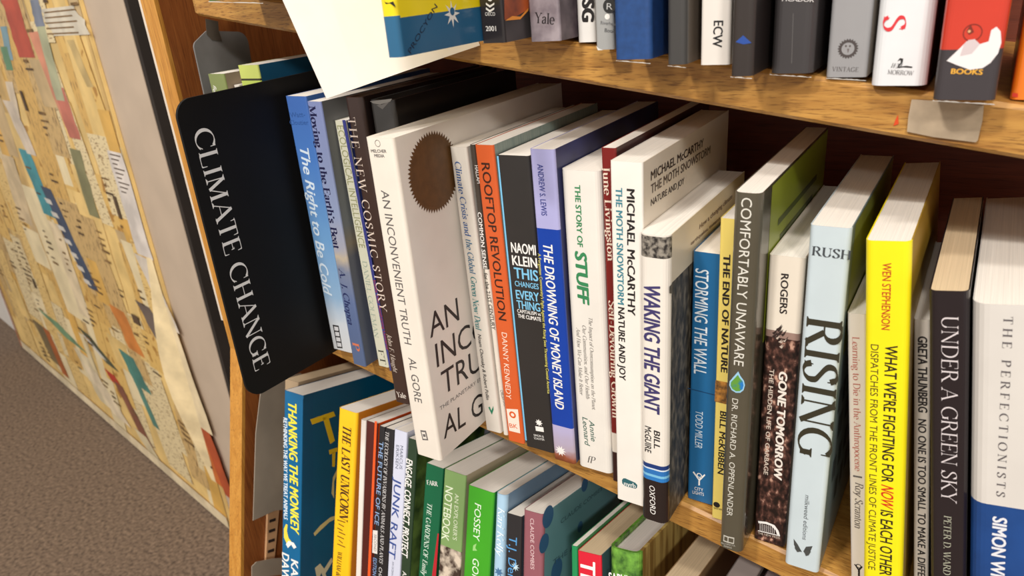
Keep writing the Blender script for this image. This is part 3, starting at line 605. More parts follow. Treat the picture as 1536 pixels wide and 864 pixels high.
b = B('paperback_book', 'thin pale grey paperback with blue to green italic title, in front of the brown seal', paint(214,206,194), paint(206,200,190), TL=(674,220), TR=(699.8,220.5), LE=(727.6,633), y=.011, D=.13)
b.t('Climate Crisis and', (682,241.5), (698,354), 8.5, ink(58,92,146), font='serif', bold=.014, shear=.15).t('the Global', (698.6,358), (705,410), 8.5, ink(60,108,140), font='serif', bold=.014, shear=.15).t('Green New Deal', (705.8,414), (713.8,494), 8.5, ink(36,122,124), font='serif', bold=.014, shear=.15)
b.t('Noam Chomsky & Robert Pollin', (716.7,501), (729.7,599.5), 5.2, ink(62,58,56), bold=.02, shear=.15)
b.p([(732.5,611),(735,610),(737,616),(740,609),(740.5,614),(738,622)], ink(28,122,88)); b.done()
b = B('paperback_book', 'narrow dark booklet with white capitals squeezed left of the orange spine', paint(70,62,54), None, TL=(703.6,217), T=.0040, LE=(753.5,645), y=.013, D=.13, bands=[((729,404), paint(222,214,200))])
b.t('HALLAM', (712,248), (716,275), 5.6, W).t('COMMON SENSE', (716.5,318), (725.5,403), 6, W, bold=.02).t('for the 21ST CENTURY', (726,409), (738,494), 5.6, ink(60,54,50), bold=.01).t('CHELSEA GREEN', (750,585), (757,612), 4.5, G4); b.done()
b = B('paperback_book', 'bright orange paperback with wide dark capitals', paint(208,92,42), mat('teal_striped_cover', (110,132,126), .45, .1, 30, col2=(150,160,150), stretch=(1,120,1)), TL=(711.5,217), TR=(740,218), LE=(761,650), y=.010, D=.135)
b.t('ROOFTOP REVOLUTION', (722,244), (748.5,479.5), 13, ink(58,28,16), bold=.015).t('DANNY KENNEDY', (752.5,498), (759.5,597), 8.6, ink(240,216,196))
b.p([(759.8,613),(777,614),(780.5,650),(764,646)], ink(238,222,206)); b.d((769,622), 5, ink(216,90,36), lift=.0002, hole=2.6); b.t('BK', (765,641), (777,643), 7, ink(216,90,36), lift=.0002); b.done()
b = B('paperback_book', 'thick black paperback with stacked white and light blue capitals', paint(46,43,41), paint(60,60,62), TL=(744.5,232), TR=(793.5,234), LE=(787,661), y=.0115, D=.14, r=.0018)
b.p([(745.4,234),(747.8,234),(790.4,661),(788,660)], ink(120,188,224))
LB = ink(124,192,226)
for s, p0, p1, h, m, bo in [('NAOMI', (767.4,378), (804.5,383), 16, W, .03), ('KLEIN', (769,397), (806.5,402), 15.5, W, .03), ('THIS', (772,416.5), (808,422), 17, LB, .03), ('CHANGES', (772.8,428.6), (808.5,434), 8.5, LB, .02), ('EVERY', (774.7,447.5), (809.5,452.5), 14, LB, .03), ('THING', (776,462), (811,467.5), 13, LB, .03), ('CAPITALISM vs', (776.3,468.5), (811.5,474), 5.5, W, .02), ('THE CLIMATE', (777.3,476), (812,482), 6, W, .03)]: b.t(s, p0, p1, h, m, bold=bo)
b.d((808.5,634), 5.5, W, k=16, star=.45); b.p([(803,639),(815,641),(816,648),(804,646)], W); b.t('SIMON &', (801,654), (816,656.5), 3.4, W); b.t('SCHUSTER', (801.5,658.5), (817,661), 3.4, W); b.done()
b = B('paperback_book', 'lavender and royal blue paperback with white condensed italic title', paint(172,170,214), mat('navy_cover', (66,70,120), .4, .15, 14, col2=(34,34,60)), TL=(793.5,223), TR=(831.5,225.5), BL=(830,688), D=.15, r=.0018,
   bands=[((803,341.5), gloss(14,62,160)), ((828,636), grad('dusk_spine', [(0, (96, 48, 26)), (.006, (112, 56, 30)), (.010, (150, 84, 56)), (.014, (176, 160, 172)), (.03, (180, 172, 206))], noise=.012))])
b.t('ANDREW S. LEWIS', (806,246), (812.5,323), 9, ink(58,66,136), bold=.015).t('THE DROWNING OF MONEY ISLAND', (814.5,364), (833.5,612), 15, W, bold=.025, shear=.12)
b.t("A Forgotten Community's Fight Against the Rising Seas Threatening Coastal America", (807,380), (821.5,590), 4.6, ink(214,206,110), bold=.012)
b.d((841,676), 8, W, k=20, star=.5); b.done()
b = B('paperback_book', 'white paperback with green title and small grey italic lines', paint(228,222,212), paint(204,194,180), TL=(839.5,254), TR=(899.5,256.5), BL=(867,698), D=.14, r=.004)
GR = ink(52,130,82)
b.t('THE STORY OF', (862,277), (866.5,370), 8.8, GR, bold=.035).t('STUFF', (862.5,376), (867.5,455), 18.5, GR, bold=.055, shear=.1)
for s, p0, p1 in [('The Impact of Overconsumption on the Planet,', (883,475), (888.5,615)), ('Our Communities, and Our Health-', (873.5,487), (879.5,600)), ('And How We Can Make It Better', (864.5,491), (870,592))]: b.t(s, p0, p1, 5.6, ink(118,112,106), font='serif', shear=.25, bold=.006)
b.t('Annie', (883.5,630), (887,662), 8.5, ink(74,104,92), shear=.2, bold=.01).t('Leonard', (873.5,625), (877.5,667), 8.5, ink(74,104,92), shear=.2, bold=.01)
b.t('fP', (881,693), (894,696), 10, ink(84,80,76), font='serif', shear=.3); b.done()
b = B('paperback_book', 'dark red paperback half hidden between two white spines, cream lettering', grad('dark_red_spine', [(0, (52, 26, 22)), (.022, (52, 26, 22)), (.0225, (214, 204, 190)), (.036, (214, 204, 190)), (.0365, (112, 26, 22)), (.2, (118, 24, 20))]), paint(60,22,20), TL=(901,221.5), TR=(932,222.5), LE=(918,700), y=.013, T=.0088, D=.15)
b.t('June Livingston', (904.5,251), (912,391), 10, ink(226,206,186), font='serif', bold=.02).t('Self-Devouring Growth', (913,450), (919,626), 10, ink(226,206,186), font='serif', bold=.02); b.done()
b = B('paperback_book', 'tall white paperback with black and teal capitals on spine and cover', paint(234,228,218), paint(226,214,196), TL=(914.5,241), TR=(964.5,242.5), BL=(925.5,748), D=.14)
b.t('MICHAEL McCARTHY', (940.4,283), (942,472), 12.5, ink(32,28,28), bold=.035).t('THE MOTH SNOWSTORM', (923.6,281), (927,456), 10.4, ink(64,128,142), bold=.035).t('NATURE AND JOY', (927.3,460), (929.3,569), 10.4, ink(32,28,28), bold=.035)
b.t('MICHAEL McCARTHY', (976,271), (1055,219), 14.5, ink(58,44,38), 'front', bold=.03).t('THE MOTH SNOWSTORM', (976,291), (1065,229.5), 14.5, ink(98,84,74), 'front', bold=.03).t('NATURE AND JOY', (976,309), (1026,275), 10.5, ink(58,44,38), 'front', bold=.03)
pill = [(933,720),(935,717.3),(938,717.3),(953,724),(956,727.5),(955.5,731.5),(953,733),(937,728.5),(933.5,725)]
b.p(pill, ink(46,96,102)); b.t('nyrb', (936,727.5), (954,732), 6.5, ink(220,222,216), font='serif', bold=.03, lift=.0002); b.done()
ROCK = mat('quarry_photo', (124, 114, 98), .5, 0, 260, col2=(38, 34, 28), detail=10, lo=.34, hi=.70, stretch=(1, 1, .5), mids=[(.5, (72, 65, 54))])
b = B('paperback_book', 'white paperback with large purple condensed title, blue stripes and black foot, quarry photo cover', paint(230,222,210), mat('pale_sky_cover', (226,212,186), .35, .06, 10), TL=(957.5,350), TR=(1004,354), BL=(961,776), D=.13, r=.0045,
   bands=[((958,352), mat('grey_rock_photo', (150,142,130), .4, 0, 380, col2=(46,42,40), detail=8, lo=.40, hi=.60)), ((958,384), paint(230,222,210)), ((960,691), gloss(26,56,118)), ((960,697), gloss(214,226,236)), ((960,699), gloss(40,112,182)), ((960,706), gloss(120,186,220)), ((960,709.5), gloss(40,120,190)), ((960,715), gloss(36,27,26))], fbands=[((1004,428), ROCK)])
b.t('WAKING THE GIANT', (966.3,424), (967,616), 26, ink(62,56,104), bold=.04, shear=.08)
b.t('BILL', (981,645), (981,673), 10, ink(36,32,34), bold=.02, shear=.1).t('McGUIRE', (967.5,638), (967.5,677), 10.5, ink(36,32,34), bold=.02, shear=.1).t('OXFORD', (974,727), (975.5,770), 9, W, shear=.12)
b.t('How a changing climate', (1049,344), (1098,297), 8, ink(104,72,52), 'front', bold=.01).t('earthquakes, tsunamis', (1036,368), (1080,329), 6, ink(104,72,52), 'front', bold=.01)
b.p([(1004,440),(1004,430),(1014,418),(1022,414),(1034,404),(1034,440)], ROCK, 'front'); b.done()
b = B('paperback_book', 'teal blue paperback with thin white condensed capitals', paint(28,96,144), paint(24,70,110), TL=(1033.5,376), TR=(1079.5,380), BL=(1030.5,747), lean=.010, D=.12, r=.0018, bands=[])
b.t('STORMING THE WALL', (1043.5,402), (1041,560), 21, ink(214,222,228), bold=.012, shear=.06).t('TODD MILLER', (1043.5,615), (1042.5,671), 12, ink(200,214,224), shear=.05)
b.p([(1031.5,581.5),(1073,592),(1073,593.2),(1031.5,582.7)], ink(16,58,96))
b.d((1049,713), 3.4, W, hole=2.2); b.p([(1039,708),(1041,707),(1048.5,718),(1057,711),(1058,713),(1050,721),(1050,728),(1047.6,728),(1047.8,720)], W); b.t('CITY', (1042,734.5), (1055,737.5), 5, W); b.t('LIGHTS', (1039,740), (1056,744), 5, W); b.done()
b = B('paperback_book', 'narrow yellow paperback with black capitals, partly behind the olive one', paint(240,214,112), None, TL=(1080,327), TR=(1110,328), BL=(1067,776), D=.13)
b.t('THE END OF NATURE', (1085.5,381), (1081.5,558), 11, ink(38,32,26), bold=.045).t('BILL McKIBBEN', (1080.5,616), (1076.5,710), 10, ink(38,32,26), bold=.03)
b.p([(1073.3,570),(1093,574),(1092,607),(1072,602)], mat('small_photo', (206,140,60), .4, 0, 240, col2=(44,38,32))); b.d((1075,757), 4, K); b.t('BANTAM', (1071,763), (1083,766), 3, K); b.done()
b = B('hardcover_book', 'tall glossy olive grey book with white thin capitals and an earth water drop', gloss(82,76,62), mat('dark_grass_cover', (88, 82, 66), .22, 0, 40, col2=(40, 36, 28), stretch=(1, 1, .25), coat=.4), TL=(1100,288), TR=(1144,291.5), BL=(1078,820), D=.15, r=.004)
b.t('COMFORTABLY UNAWARE', (1112.5,296), (1100.8,547), 17, ink(216,212,200)).t('DR. RICHARD A. OPPENLANDER', (1098.5,597), (1090.3,772.5), 9.6, ink(206,202,190))
GRN = mat('green_cover_panel', (138, 150, 40), .3, .12, 14)
b.rect('front', .018, .149, .125, b.H-.001, GRN)
for i in range(4): b.rect('front', .034+.006*i, .125-.008*i, b.H-.026-.010*i, b.H-.0225-.010*i, ink(70,80,30), lift=.0002)
WAT = mat('earth_drop', (40, 120, 190), .25, 0, 130, col2=(96, 150, 60), lo=.42, hi=.52, mids=[(.47, (60, 130, 120))])
b.p([(1107.5,557),(1110.5,563.5),(1116,571),(1117.5,578),(1115.5,585),(1110.5,589),(1104,589),(1097.5,585),(1094,578),(1094.5,572),(1099,566.5)], ink(150,196,222)); b.p([(1107,562),(1109.5,566.5),(1114.3,572),(1115.5,578),(1113.8,583.5),(1109.5,586.5),(1104,586.5),(1098.7,583.2),(1096,578),(1096.6,573),(1101,568.5)], WAT, lift=.0002)
b.p([(1085.5,802),(1092,804.5),(1101.5,806.5),(1101,816),(1092,814),(1085,811.5)], ink(190,186,174)); b.p([(1086.7,804),(1091.5,806),(1091.3,812),(1086.3,810)], gloss(82,76,62), lift=.0002); b.p([(1093,806.3),(1100.3,808),(1099.9,814),(1092.8,812.3)], gloss(82,76,62), lift=.0002); b.t('PROSPECTA', (1082,815.5), (1103,820), 2.6, ink(180,176,164)); b.t('PRESS', (1086,820), (1098,823), 2.6, ink(180,176,164)); b.done()
TRASH = mat('landfill_photo', (196, 152, 130), .4, 0, 330, col2=(28, 16, 13), detail=10, lo=.40, hi=.68, stretch=(1, 1, .6), mids=[(.50, (58, 35, 29)), (.59, (98, 64, 54))])
b = B('paperback_book', 'cream paperback with a landfill photo filling the lower spine', paint(228,216,198), mat('grey_cover', (150,132,112), .4, .1), TL=(1153.5,382), TR=(1209.5,388), BL=(1130.5,808), D=.13, r=.0018, bands=[((1147,493), mat('landfill_haze', (150,122,110), .4, .1, 60)), ((1146,503), TRASH)])
b.t('ROGERS', (1172,410), (1169.5,470), 12, ink(40,32,30), bold=.03).t('GONE TOMORROW', (1169,556), (1161,718), 13.5, ink(232,222,210), bold=.05, shear=.1).t('THE HIDDEN LIFE OF GARBAGE', (1154.5,553), (1145.5,711), 7.4, ink(206,190,174), bold=.02)
for i in range(9): x = 1166+rng.uniform(-8, 10); y = 497+rng.uniform(-4, 16); b.p([(x,y),(x+4,y-2),(x+9,y-7),(x+6,y),(x+3,y+3)], ink(52,38,34), lift=.00015+.00001*i)
for i in range(7): x = 1170+rng.uniform(-9, 6); y = 508+rng.uniform(-4, 14); b.p([(x,y),(x+3,y-1.5),(x+6,y-4),(x+3,y+1.5)], ink(196,178,162), lift=.0003+.00001*i)
b.p([(1136,779),(1173,787),(1172,806),(1134.5,795)], ink(44,26,22), lift=.00012)
arc = [(1137+33*i/8, 781+6.5*i/8 - 0) for i in range(9)]
b.p([(1137,781),(1150,782.5),(1162,787.5),(1168,796),(1170,803),(1166,802.5),(1163.5,795),(1157,788.5),(1148,785.5),(1138,784.5)], W, lift=.0002)
for i in range(8): b.p([(1140+3*i,784.8+.8*i),(1140.7+3*i,785+.8*i),(1140.7+3*i,796.5+.75*i),(1140+3*i,796.3+.75*i)], W, lift=.00022)
b.p([(1137,795),(1170,803),(1170,804.2),(1137,796.2)], W, lift=.0002); b.t('THE NEW PRESS', (1137,800.5), (1170,808.5), 3.4, ink(206,190,174), lift=.0002); b.done()
b = B('paperback_book', 'thick pale blue paperback with huge dark serif capitals reading downward', paint(196,208,212), mat('grey_blue_cover', (112,128,128), .35, .12, 20), TL=(1214.5,337.5), TR=(1279,343), BL=(1176.5,845), D=.14, r=.0025)
OL = ink(52,48,34)
b.t('RUSH', (1217.5,382.5), (1276,390), 13.5, ink(64,68,72), font='serif', bold=.025).t('RISING', (1210.5,474), (1196.5,681), 53, OL, font='serif', bold=.02).t('milkweed editions', (1208,742), (1203.5,809), 7.6, ink(84,88,90), shear=.12)
for sgn in (0, 1):
    for dx, dy in ((0, 0), (3, 7)):
        p = [(1203-dx*.3,826-dy*.2+2),(1197-dx,817+dy*.6),(1190.5+dx*.7,808+dy),(1191+dx*.5,817+dy*.7),(1196,826+dy*.2)] if not sgn else [(1205+dx*.3,827-dy*.2),(1209+dx*.4,820+dy*.5),(1219-dx*.8,819+dy*1.1),(1216-dx,826+dy*.9),(1209,832+dy*.2)]
        b.p(p, ink(70,72,70), lift=.0001+.00004*dy)
DK = ink(56,64,64)
b.rect('front', .01, .139, .13, b.H-.001, mat('green_reflection_panel', (126,134,62), .35, .12, 14))  # green reflection on the upper cover, painted as a flat panel
for z, a, c in ((.095, .012, .06), (.075, .02, .10), (.05, .015, .08), (.028, .03, .09)):
    for k in range(4): b.rect('front', a+(c-a)*k/4, a+(c-a)*(k+.55)/4, z, z+.014, DK, lift=.0002)
b.done()
b = B('paperback_book', 'thin white paperback with faded red serif title, left of the yellow spine', paint(226,216,204), paint(196,186,172), TL=(1270.5,470), TR=(1300,472), LE=(1276,860), y=.011, D=.12)
b.t('Learning to Die in the Anthropocene', (1278.5,505), (1282.5,706), 10.5, ink(186,104,90), font='serif').t('|', (1283,713), (1283,715.5), 11, G4).t('Roy Scranton', (1283,723), (1282,792), 12, ink(92,82,78), font='serif', shear=.2)
b.d((1288,849), 3, K, hole=2); b.p([(1281,846),(1283,846),(1288,853),(1293,849),(1294,851),(1290,855),(1290,864),(1287,864),(1287,855)], K); b.done()
b = B('paperback_book', 'vivid yellow paperback with black condensed title and one red italic word', paint(244,226,24), mat('yellow_brown_cover', (176,140,44), .4, .15, 12), TL=(1297.5,361), TR=(1369,361), LE=(1294.5,862), y=-.005, D=.14, r=.003)
b.t('WEN STEPHENSON', (1324,394), (1322,494), 14, ink(184,52,26), bold=.01).t("WHAT WE'RE FIGHTING FOR", (1328,517), (1322.5,722), 20, ink(38,34,20), bold=.02).t('NOW', (1322,726), (1321.5,760), 20, ink(206,40,24), bold=.02, shear=.2).t('IS EACH OTHER', (1321.2,764), (1319.5,861), 20, ink(38,34,20), bold=.02)
b.t('DISPATCHES FROM THE FRONT LINES OF CLIMATE JUSTICE', (1306.3,516), (1302.5,853), 12.5, ink(66,60,24)); b.done()
b = B('paperback_book', 'narrow white paperback with heavy black capitals, right of the yellow spine', paint(218,208,194), paint(60,52,48), TL=(1370.5,479), TR=(1397,481), LE=(1370,862), y=.012, D=.11)
b.t('GRETA THUNBERG', (1377,504), (1377.6,618), 15, ink(36,32,32), bold=.045).t('NO ONE IS TOO SMALL TO MAKE A DIFFERENCE', (1377.4,628), (1376.5,898), 13, ink(36,32,32), bold=.03); b.done()
b = B('hardcover_book', 'black spine with tall thin white serif capitals and cream page tops', gloss(36,29,32), gloss(22,18,20), TL=(1393,436), TR=(1455.5,438), LE=(1395.5,862), y=-.01, D=.14, r=.003, pages=PAGE_CREAM)
b.t('UNDER A GREEN SKY', (1412.5,474), (1412,752), 25, ink(214,204,204), font='serif', bold=-.014).t('PETER D. WARD', (1416,773), (1415,861), 11, ink(176,176,156), font='serif')
b.done()
b = B('hardcover_book', 'thickest book, cream above and blue below, spaced grey serif capitals, beside the black spine', paint(214,208,200), paint(200,190,178), TL=(1458,456), LE=(1455,750), y=-.012, T=.045, D=.155, r=.006, pages=PAGE, bands=[((1456,752), mat('blue_star_spine', (28,68,128), .35, .2, 30))])
b.t('THE PERFECTIONISTS', (1505.5,474), (1494.5,744), 14, ink(92,86,88), font='serif', track=.34, bold=.012).t('SIMON WINCHESTER', (1489.5,774), (1483,952), 23, ink(226,226,230), bold=.04); b.done()
# two short books at the left end of the bay, beyond the black sign
b = B('paperback_book', 'small olive green paperback beside the dark bookend, left of the black sign', paint(126,136,82), paint(150,132,112), TL=(311,111), TR=(336,114), y=.052, D=.11); b.t('field', (320,127), (319.5,145), 6, W, shear=.2); b.done()
b = B('paperback_book', 'white topped low book just left of the lime green one behind the sign', paint(214,206,196), None, TL=(350,127.5), TR=(358,128), y=.058, D=.10); b.done()
b = B('paperback_book', 'lime green paperback with teal cover, top showing over the black sign', paint(192,202,104), paint(36,96,130), TL=(356,98), TR=(387,101), y=.045, D=.125, bands=[((357,118), paint(52,48,30)), ((357,121), paint(180,196,90))]); b.done()
# ---------------------------------------------------------------- upper shelf (only the feet of the books are in view)
HT = 0.20
b = B('paperback_book', 'yellow and blue paperback pulled far out over the white card', gloss(238,212,20), gloss(238,212,20), row='top', BL=(580.5,88), BR=(604,89.3), H=HT, D=.13, r=.0025, bands=[((576,25), gloss(40,98,134))], fbands=[((605,26), gloss(38,92,128))], group=TOPG)
b.t('PROCYON', (616,81), (657,9), 8, ink(22,36,60), 'front', shear=-.2)
b.d((678,21), 21, ink(226,222,214), 'front', k=16, star=.62); b.d((678,17), 6, gloss(38,92,128), 'front', lift=.0002)
b.p([(576,0),(579,6),(590,2),(594,11),(585,5),(577,3)], K); b.done()
b = B('paperback_book', 'black spined book with white chevrons and a burnt orange photo on its cover', gloss(44,38,38), gloss(58,54,54), row='top', BL=(723.2,66.5), BR=(759,69), H=HT, D=.12, group=TOPG)
for i in range(2): yy = 4+i*7; b.p([(729,yy),(735,yy+4),(741.5,yy),(741.5,yy+3),(735,yy+7.5),(729,yy+3)], W)
b.d((735,-3), 5, W); b.t('OECD', (728,23.5), (743,23.5), 5.5, W).t('2001', (729,46.5), (744.5,46.5), 8, W, bold=.02)
b.p([(756.5,30),(775,24),(793,14),(793,-20),(756,-20)], mat('rust_photo', (196,96,50), .4, 0, 60, col2=(120,60,40)), 'front'); b.p([(757,31),(768,24),(780,25),(792,12),(792,16),(780,29)], ink(238,150,60), 'front', lift=.0002); b.done()
MOT = mat('mottled_violet_grey', (158,146,150), .5, 0, 110, col2=(118,106,112), detail=8)
b = B('paperback_book', 'mottled violet grey book with black serif word on its foot', MOT, mat('mottled_dark_violet_grey', (112,98,104), .5, 0, 110, col2=(78,68,74), detail=8), row='top', BL=(796,64), BR=(842,66.5), H=HT, D=.13, group=TOPG)
b.t('Yale', (802,34), (832,36.5), 15.5, ink(46,40,42), font='serif', bold=.012); b.done()
b = B('paperback_book', 'narrow white spine with heavy square black letters, on the upper shelf', paint(226,222,216), None, row='top', BL=(867,65), BR=(894.5,67), H=HT, D=.13, group=TOPG)
b.t('FSG', (874,-14), (873.5,33), 19, K, bold=.07); b.done()
b = B('paperback_book', 'pale grey spine with a black disc and white dot', paint(160,160,158), None, row='top', BL=(894,76), BR=(922,79.5), H=HT, D=.12, group=TOPG)
b.d((914,9), 11, ink(44,44,44)); b.t('R', (910,14), (919,14.5), 10, ink(190,190,188), lift=.0002); b.d((911,25), 4.4, W); b.t('Riverhead', (901,36.5), (925,38.5), 5.5, ink(96,96,98)); b.t('Books', (907,48), (925,49.5), 6, ink(70,70,72))
b.p([(894.5,69),(899,73),(905,75),(897,75.5)], ink(220,218,210)); b.done()
def plainfoot(lbl, sp, fr, bl, br, D=.13, hard=True, r=.0025): return B('hardcover_book' if hard else 'paperback_book', lbl, sp, fr, row='top', BL=bl, BR=br, H=HT, D=D, r=r, hard=hard, group=TOPG)
WEAR = ink(196,190,180)
def worn(b, x0, y0, x1, y1, n=9, face='spine'):
    """scuffed pale foot of the spine"""
    up = []; dn = []
    for i in range(n+1):
        t = i/n; x = x0+(x1-x0)*t; y = y0+(y1-y0)*t; up.append((x, y-rng.uniform(.5, 2.0))); dn.append((x, y-.2))
    b.p(up+dn[::-1], WEAR, face, lift=.00014)
b = plainfoot('plain royal blue hardcover on the upper shelf', mat('blue_book_cloth', (28,66,120), .55, .12, 300), mat('blue_book_cloth_cover', (22,52,100), .5, .12, 300), (922,91), (977.5,96)); worn(b, 924,91.5,976,96); b.done()
b = plainfoot('charcoal book with grey brown cover, between the royal blue and the white spine', paint(66,64,62), paint(86,76,66), (1000,98.5), (1030,102), hard=False); worn(b, 1001,99,1029,102); b.done()
b = plainfoot('plain white spine with three black letters reading down', paint(228,220,210), None, (1050,99), (1095,103.3), hard=False, r=.0015)
b.t('ECW', (1071,31), (1069,71), 15, ink(30,28,30), bold=.02); b.done()
b = plainfoot('dark brown book with a small blue triangle', paint(52,45,42), paint(34,28,27), (1095,116), (1129,118.5), hard=False)
b.p([(1103.5,63),(1115,53),(1127.5,64.5),(1115,66.5)], ink(38,74,150)); worn(b, 1096,116,1128,118.5, 6); b.done()
b = plainfoot('thick charcoal book with scuffed corners right of the blue triangle one', paint(62,58,58), paint(44,40,40), (1154,112), (1218,116.5), hard=False, r=.004)
b.t('PICADOR', (1173,1.5), (1221,3), 7, ink(206,200,196), bold=.02); worn(b, 1155,112.5,1217,116.5, 14); b.p([(1189.5,20),(1190.5,20),(1188,95),(1187,95)], ink(96,92,90)); b.done()
b = plainfoot('grey spine with a dark laurel wreath', paint(150,148,148), paint(186,176,162), (1238,117.5), (1300,121.5), hard=False, r=.002)
b.d((1272,73), 15.5, ink(74,66,64), k=44, hole=9.5, star=.18); b.d((1269,69), 1.5, ink(90,80,78)); b.d((1275,69), 1.5, ink(90,80,78)); b.p([(1270.5,73),(1274,73),(1272,80)], ink(110,100,98))
b.t('VINTAGE', (1248,106.5), (1287,107.5), 6.5, ink(92,86,84), font='serif', track=.1, bold=.01); worn(b, 1239,118,1299,121.5, 14); b.done()
b = plainfoot('white hardcover with a red swash letter and dark right side', paint(224,224,224), paint(40,30,34), (1305,130), (1389.5,135.5), r=.004)
b.t('S', (1325.5,24), (1324.5,48), 34, ink(214,52,58), font='serif', bold=.01); b.t('S', (1331,-22), (1330,-1), 32, ink(214,52,58), font='serif', bold=.01)
b.t('WM', (1334,101.5), (1352,102.5), 7, K, font='serif', shear=.5); b.p([(1346,92),(1350,87),(1355,88),(1354,94),(1348,100),(1360,98.5),(1369,100),(1368,102),(1355,101),(1345,102),(1351,94),(1351,90)], K)
b.t('MORROW', (1331,111), (1370,113), 6.5, ink(110,106,106), font='serif', bold=.015); b.done()
b = plainfoot('red over charcoal book with a torn white patch and gold capitals', gloss(200,58,38), mat('red_brown_cover', (156,54,30), .4, .2, 40), (1398,151.5), (1493,157.5), hard=False, r=.003)
del LAST['top']; b2 = B('x', '', gloss(200,58,38), row='top', BL=(1398,151.5), BR=(1493,157.5), H=HT, D=.13, r=.003, bands=[((1408,75), paint(62,56,58))]); b.mb['spine'] = b2.mb['spine']
b.d((1459,49), 13.5, ink(120,34,22), hole=12); b.p([(1450,47),(1456,36),(1461,48),(1454,52)], ink(120,40,26)); b.d((1454,47), 3, ink(230,170,120), star=.5, k=12, lift=.0003)
b.t('BOOKS', (1426,110.5), (1473.5,112), 8.5, ink(230,170,60), bold=.035)
tp = b.extra('torn_patch', 'spine'); b.p([(1420,91),(1437,75),(1450,62),(1462,58.5),(1470,66),(1483,62),(1487,45),(1495,40),(1501,47),(1502,64),(1497,80),(1486,94),(1474,102),(1455,104.5),(1434,97)], ink(232,224,222), tp, lift=.00025)
b.p([(1446,66),(1453,60),(1462,58.5),(1470,66),(1458,80),(1440,84)], ink(206,190,190), tp, lift=.0003); worn(b, 1399,151.5,1492,157.5, 18); b.done()
b = plainfoot('orange book at the right edge of the upper shelf', gloss(232,122,28), None, (1514,151), (1552,154), hard=False); b.p([(1519,139),(1527,140),(1527,146),(1518,145)], ink(200,50,30)); b.done()
# far left of the upper shelf
b = plainfoot('bright green book with torn white foot at the left of the upper shelf', mat('green_leaf_cover', (96,136,62), .5, 0, 60, col2=(52,84,38)), None, (312,3), (394,5.5), hard=False); worn(b, 313,3.3,395,5.5, 16); b.done()
b = B('paperback_book', 'black book right of the bright green one on the upper shelf', paint(52,50,50), None, row='top', TL=(398,-150), y=.004, T=.018, D=.12, lean=0, group=TOPG); b.done()
# ---------------------------------------------------------------- lower shelf
def low_book(name, label, sp, fr=None, **k): return B(name, label, sp, fr, row='low', group=LOWG, **k)
b = low_book('paperback_book', 'cream topped book set back left of the blue one with yellow title', paint(170,146,116), None, TL=(427,568), TR=(442,574), y=.016, D=.15, pages=PAGE_CREAM, T=.0185, lean=0); b.done()
b = low_book('paperback_book', 'blue paperback with yellow bold italic title and yellow brush strokes on its cover', gloss(0,98,146), gloss(0,84,122), TL=(426.5,585), TR=(454.5,599), LE=(422,864), D=.135)
Y = ink(244,226,60)
b.t('THANKING THE MONKEY', (432.5,601), (436.5,797), 13.5, Y, bold=.04, shear=.15).t('RETHINKING THE WAY WE TREAT ANIMALS', (425.3,626), (426,778), 6.4, ink(222,232,238), bold=.03)
b.p([(426,793),(429,786),(431.5,787),(430.5,797),(433,807),(437,812),(436,817),(430,815),(426,806)], ink(246,216,70)); b.p([(433,811),(441,814),(445,821),(441,823),(437,817),(432,822),(429,816)], W, lift=.0002)
b.t('KAREN', (437,838), (436.5,897), 12, W, bold=.03).t('DAWN', (423.5,828), (423,880), 12, W, bold=.03)
YC = ink(226,190,40); CR = ink(206,190,130)
b.p([(454.5,599),(470,590),(470,870),(452,880)], gloss(0,80,120), 'front', lift=.00006)
for pts, m in [([(465,629),(500,617),(503,624),(468,637)], YC), ([(484,627),(492,624),(502,661),(495,666)], YC), ([(493,675),(506,671),(506,677),(494,682)], YC), ([(498,679),(503,678),(502,700),(498,700)], YC), ([(497,740),(499,716),(507,700),(507,706),(501,722),(501,748)], CR), ([(470,800),(480,788),(495,776),(506,772),(506,777),(494,783),(480,796),(472,804)], CR), ([(472,852),(480,845),(486,853),(497,836),(499,842),(488,860),(492,875),(486,872),(482,859),(476,872)], ink(206,198,170))]: b.p(pts, m, 'front', lift=.00025)
b.done()
b = low_book('paperback_book', 'golden yellow paperback with brown slab serif capitals', gloss(246,190,24), gloss(206,128,30), TL=(507.5,611), TR=(535,623), LE=(496,864), D=.13, r=.003)
b.t('THE LAST UNICORN', (514.5,636), (509.5,778), 13, ink(70,40,16), font='serif', bold=.045, shear=.12)
for i in range(7): b.p([(506+(i % 2)*2, 779+i*6), (518-(i % 3)*2, 783+i*6.2), (518-(i % 3)*2, 784.4+i*6.2), (506+(i % 2)*2, 780.4+i*6)], ink(84,48,16))
b.t('WILLIAM deBUYS', (507,826), (503,880), 7, ink(70,40,16), font='serif', bold=.03); b.done()
b = low_book('paperback_book', 'very thin plain white book right of the golden yellow one', paint(226,216,206), None, TL=(541,629), TR=(549,630), LE=(533,864), D=.135); b.done()
b = low_book('paperback_book', 'maroon book with a bright orange right edge', gloss(78,26,20), gloss(226,86,30), TL=(549,630), TR=(566.8,632), LE=(539.5,864), D=.135)
b.p([(562.3,631.5),(565.6,632),(555.5,864),(551.5,864)], ink(226,86,30)); b.done()
b = low_book('paperback_book', 'black book with pale blue capitals and a white tag, left of another black one', gloss(34,32,34), None, TL=(568.5,638), TR=(577.5,640), LE=(557.5,864), D=.13)
b.t('THE FUTURE OF ICE', (569,661), (562,786), 7, ink(140,168,206), bold=.008); wt = b.extra('white_tag', 'spine'); b.p([(559.5,795),(566.5,796),(566,831),(558.5,829)], ink(218,212,206), wt); b.t('SECOND', (561.5,801), (561,826), 4, G4, wt, lift=.0002); b.t('EDITION', (560,836), (559,862), 6, ink(130,160,206)); b.done()
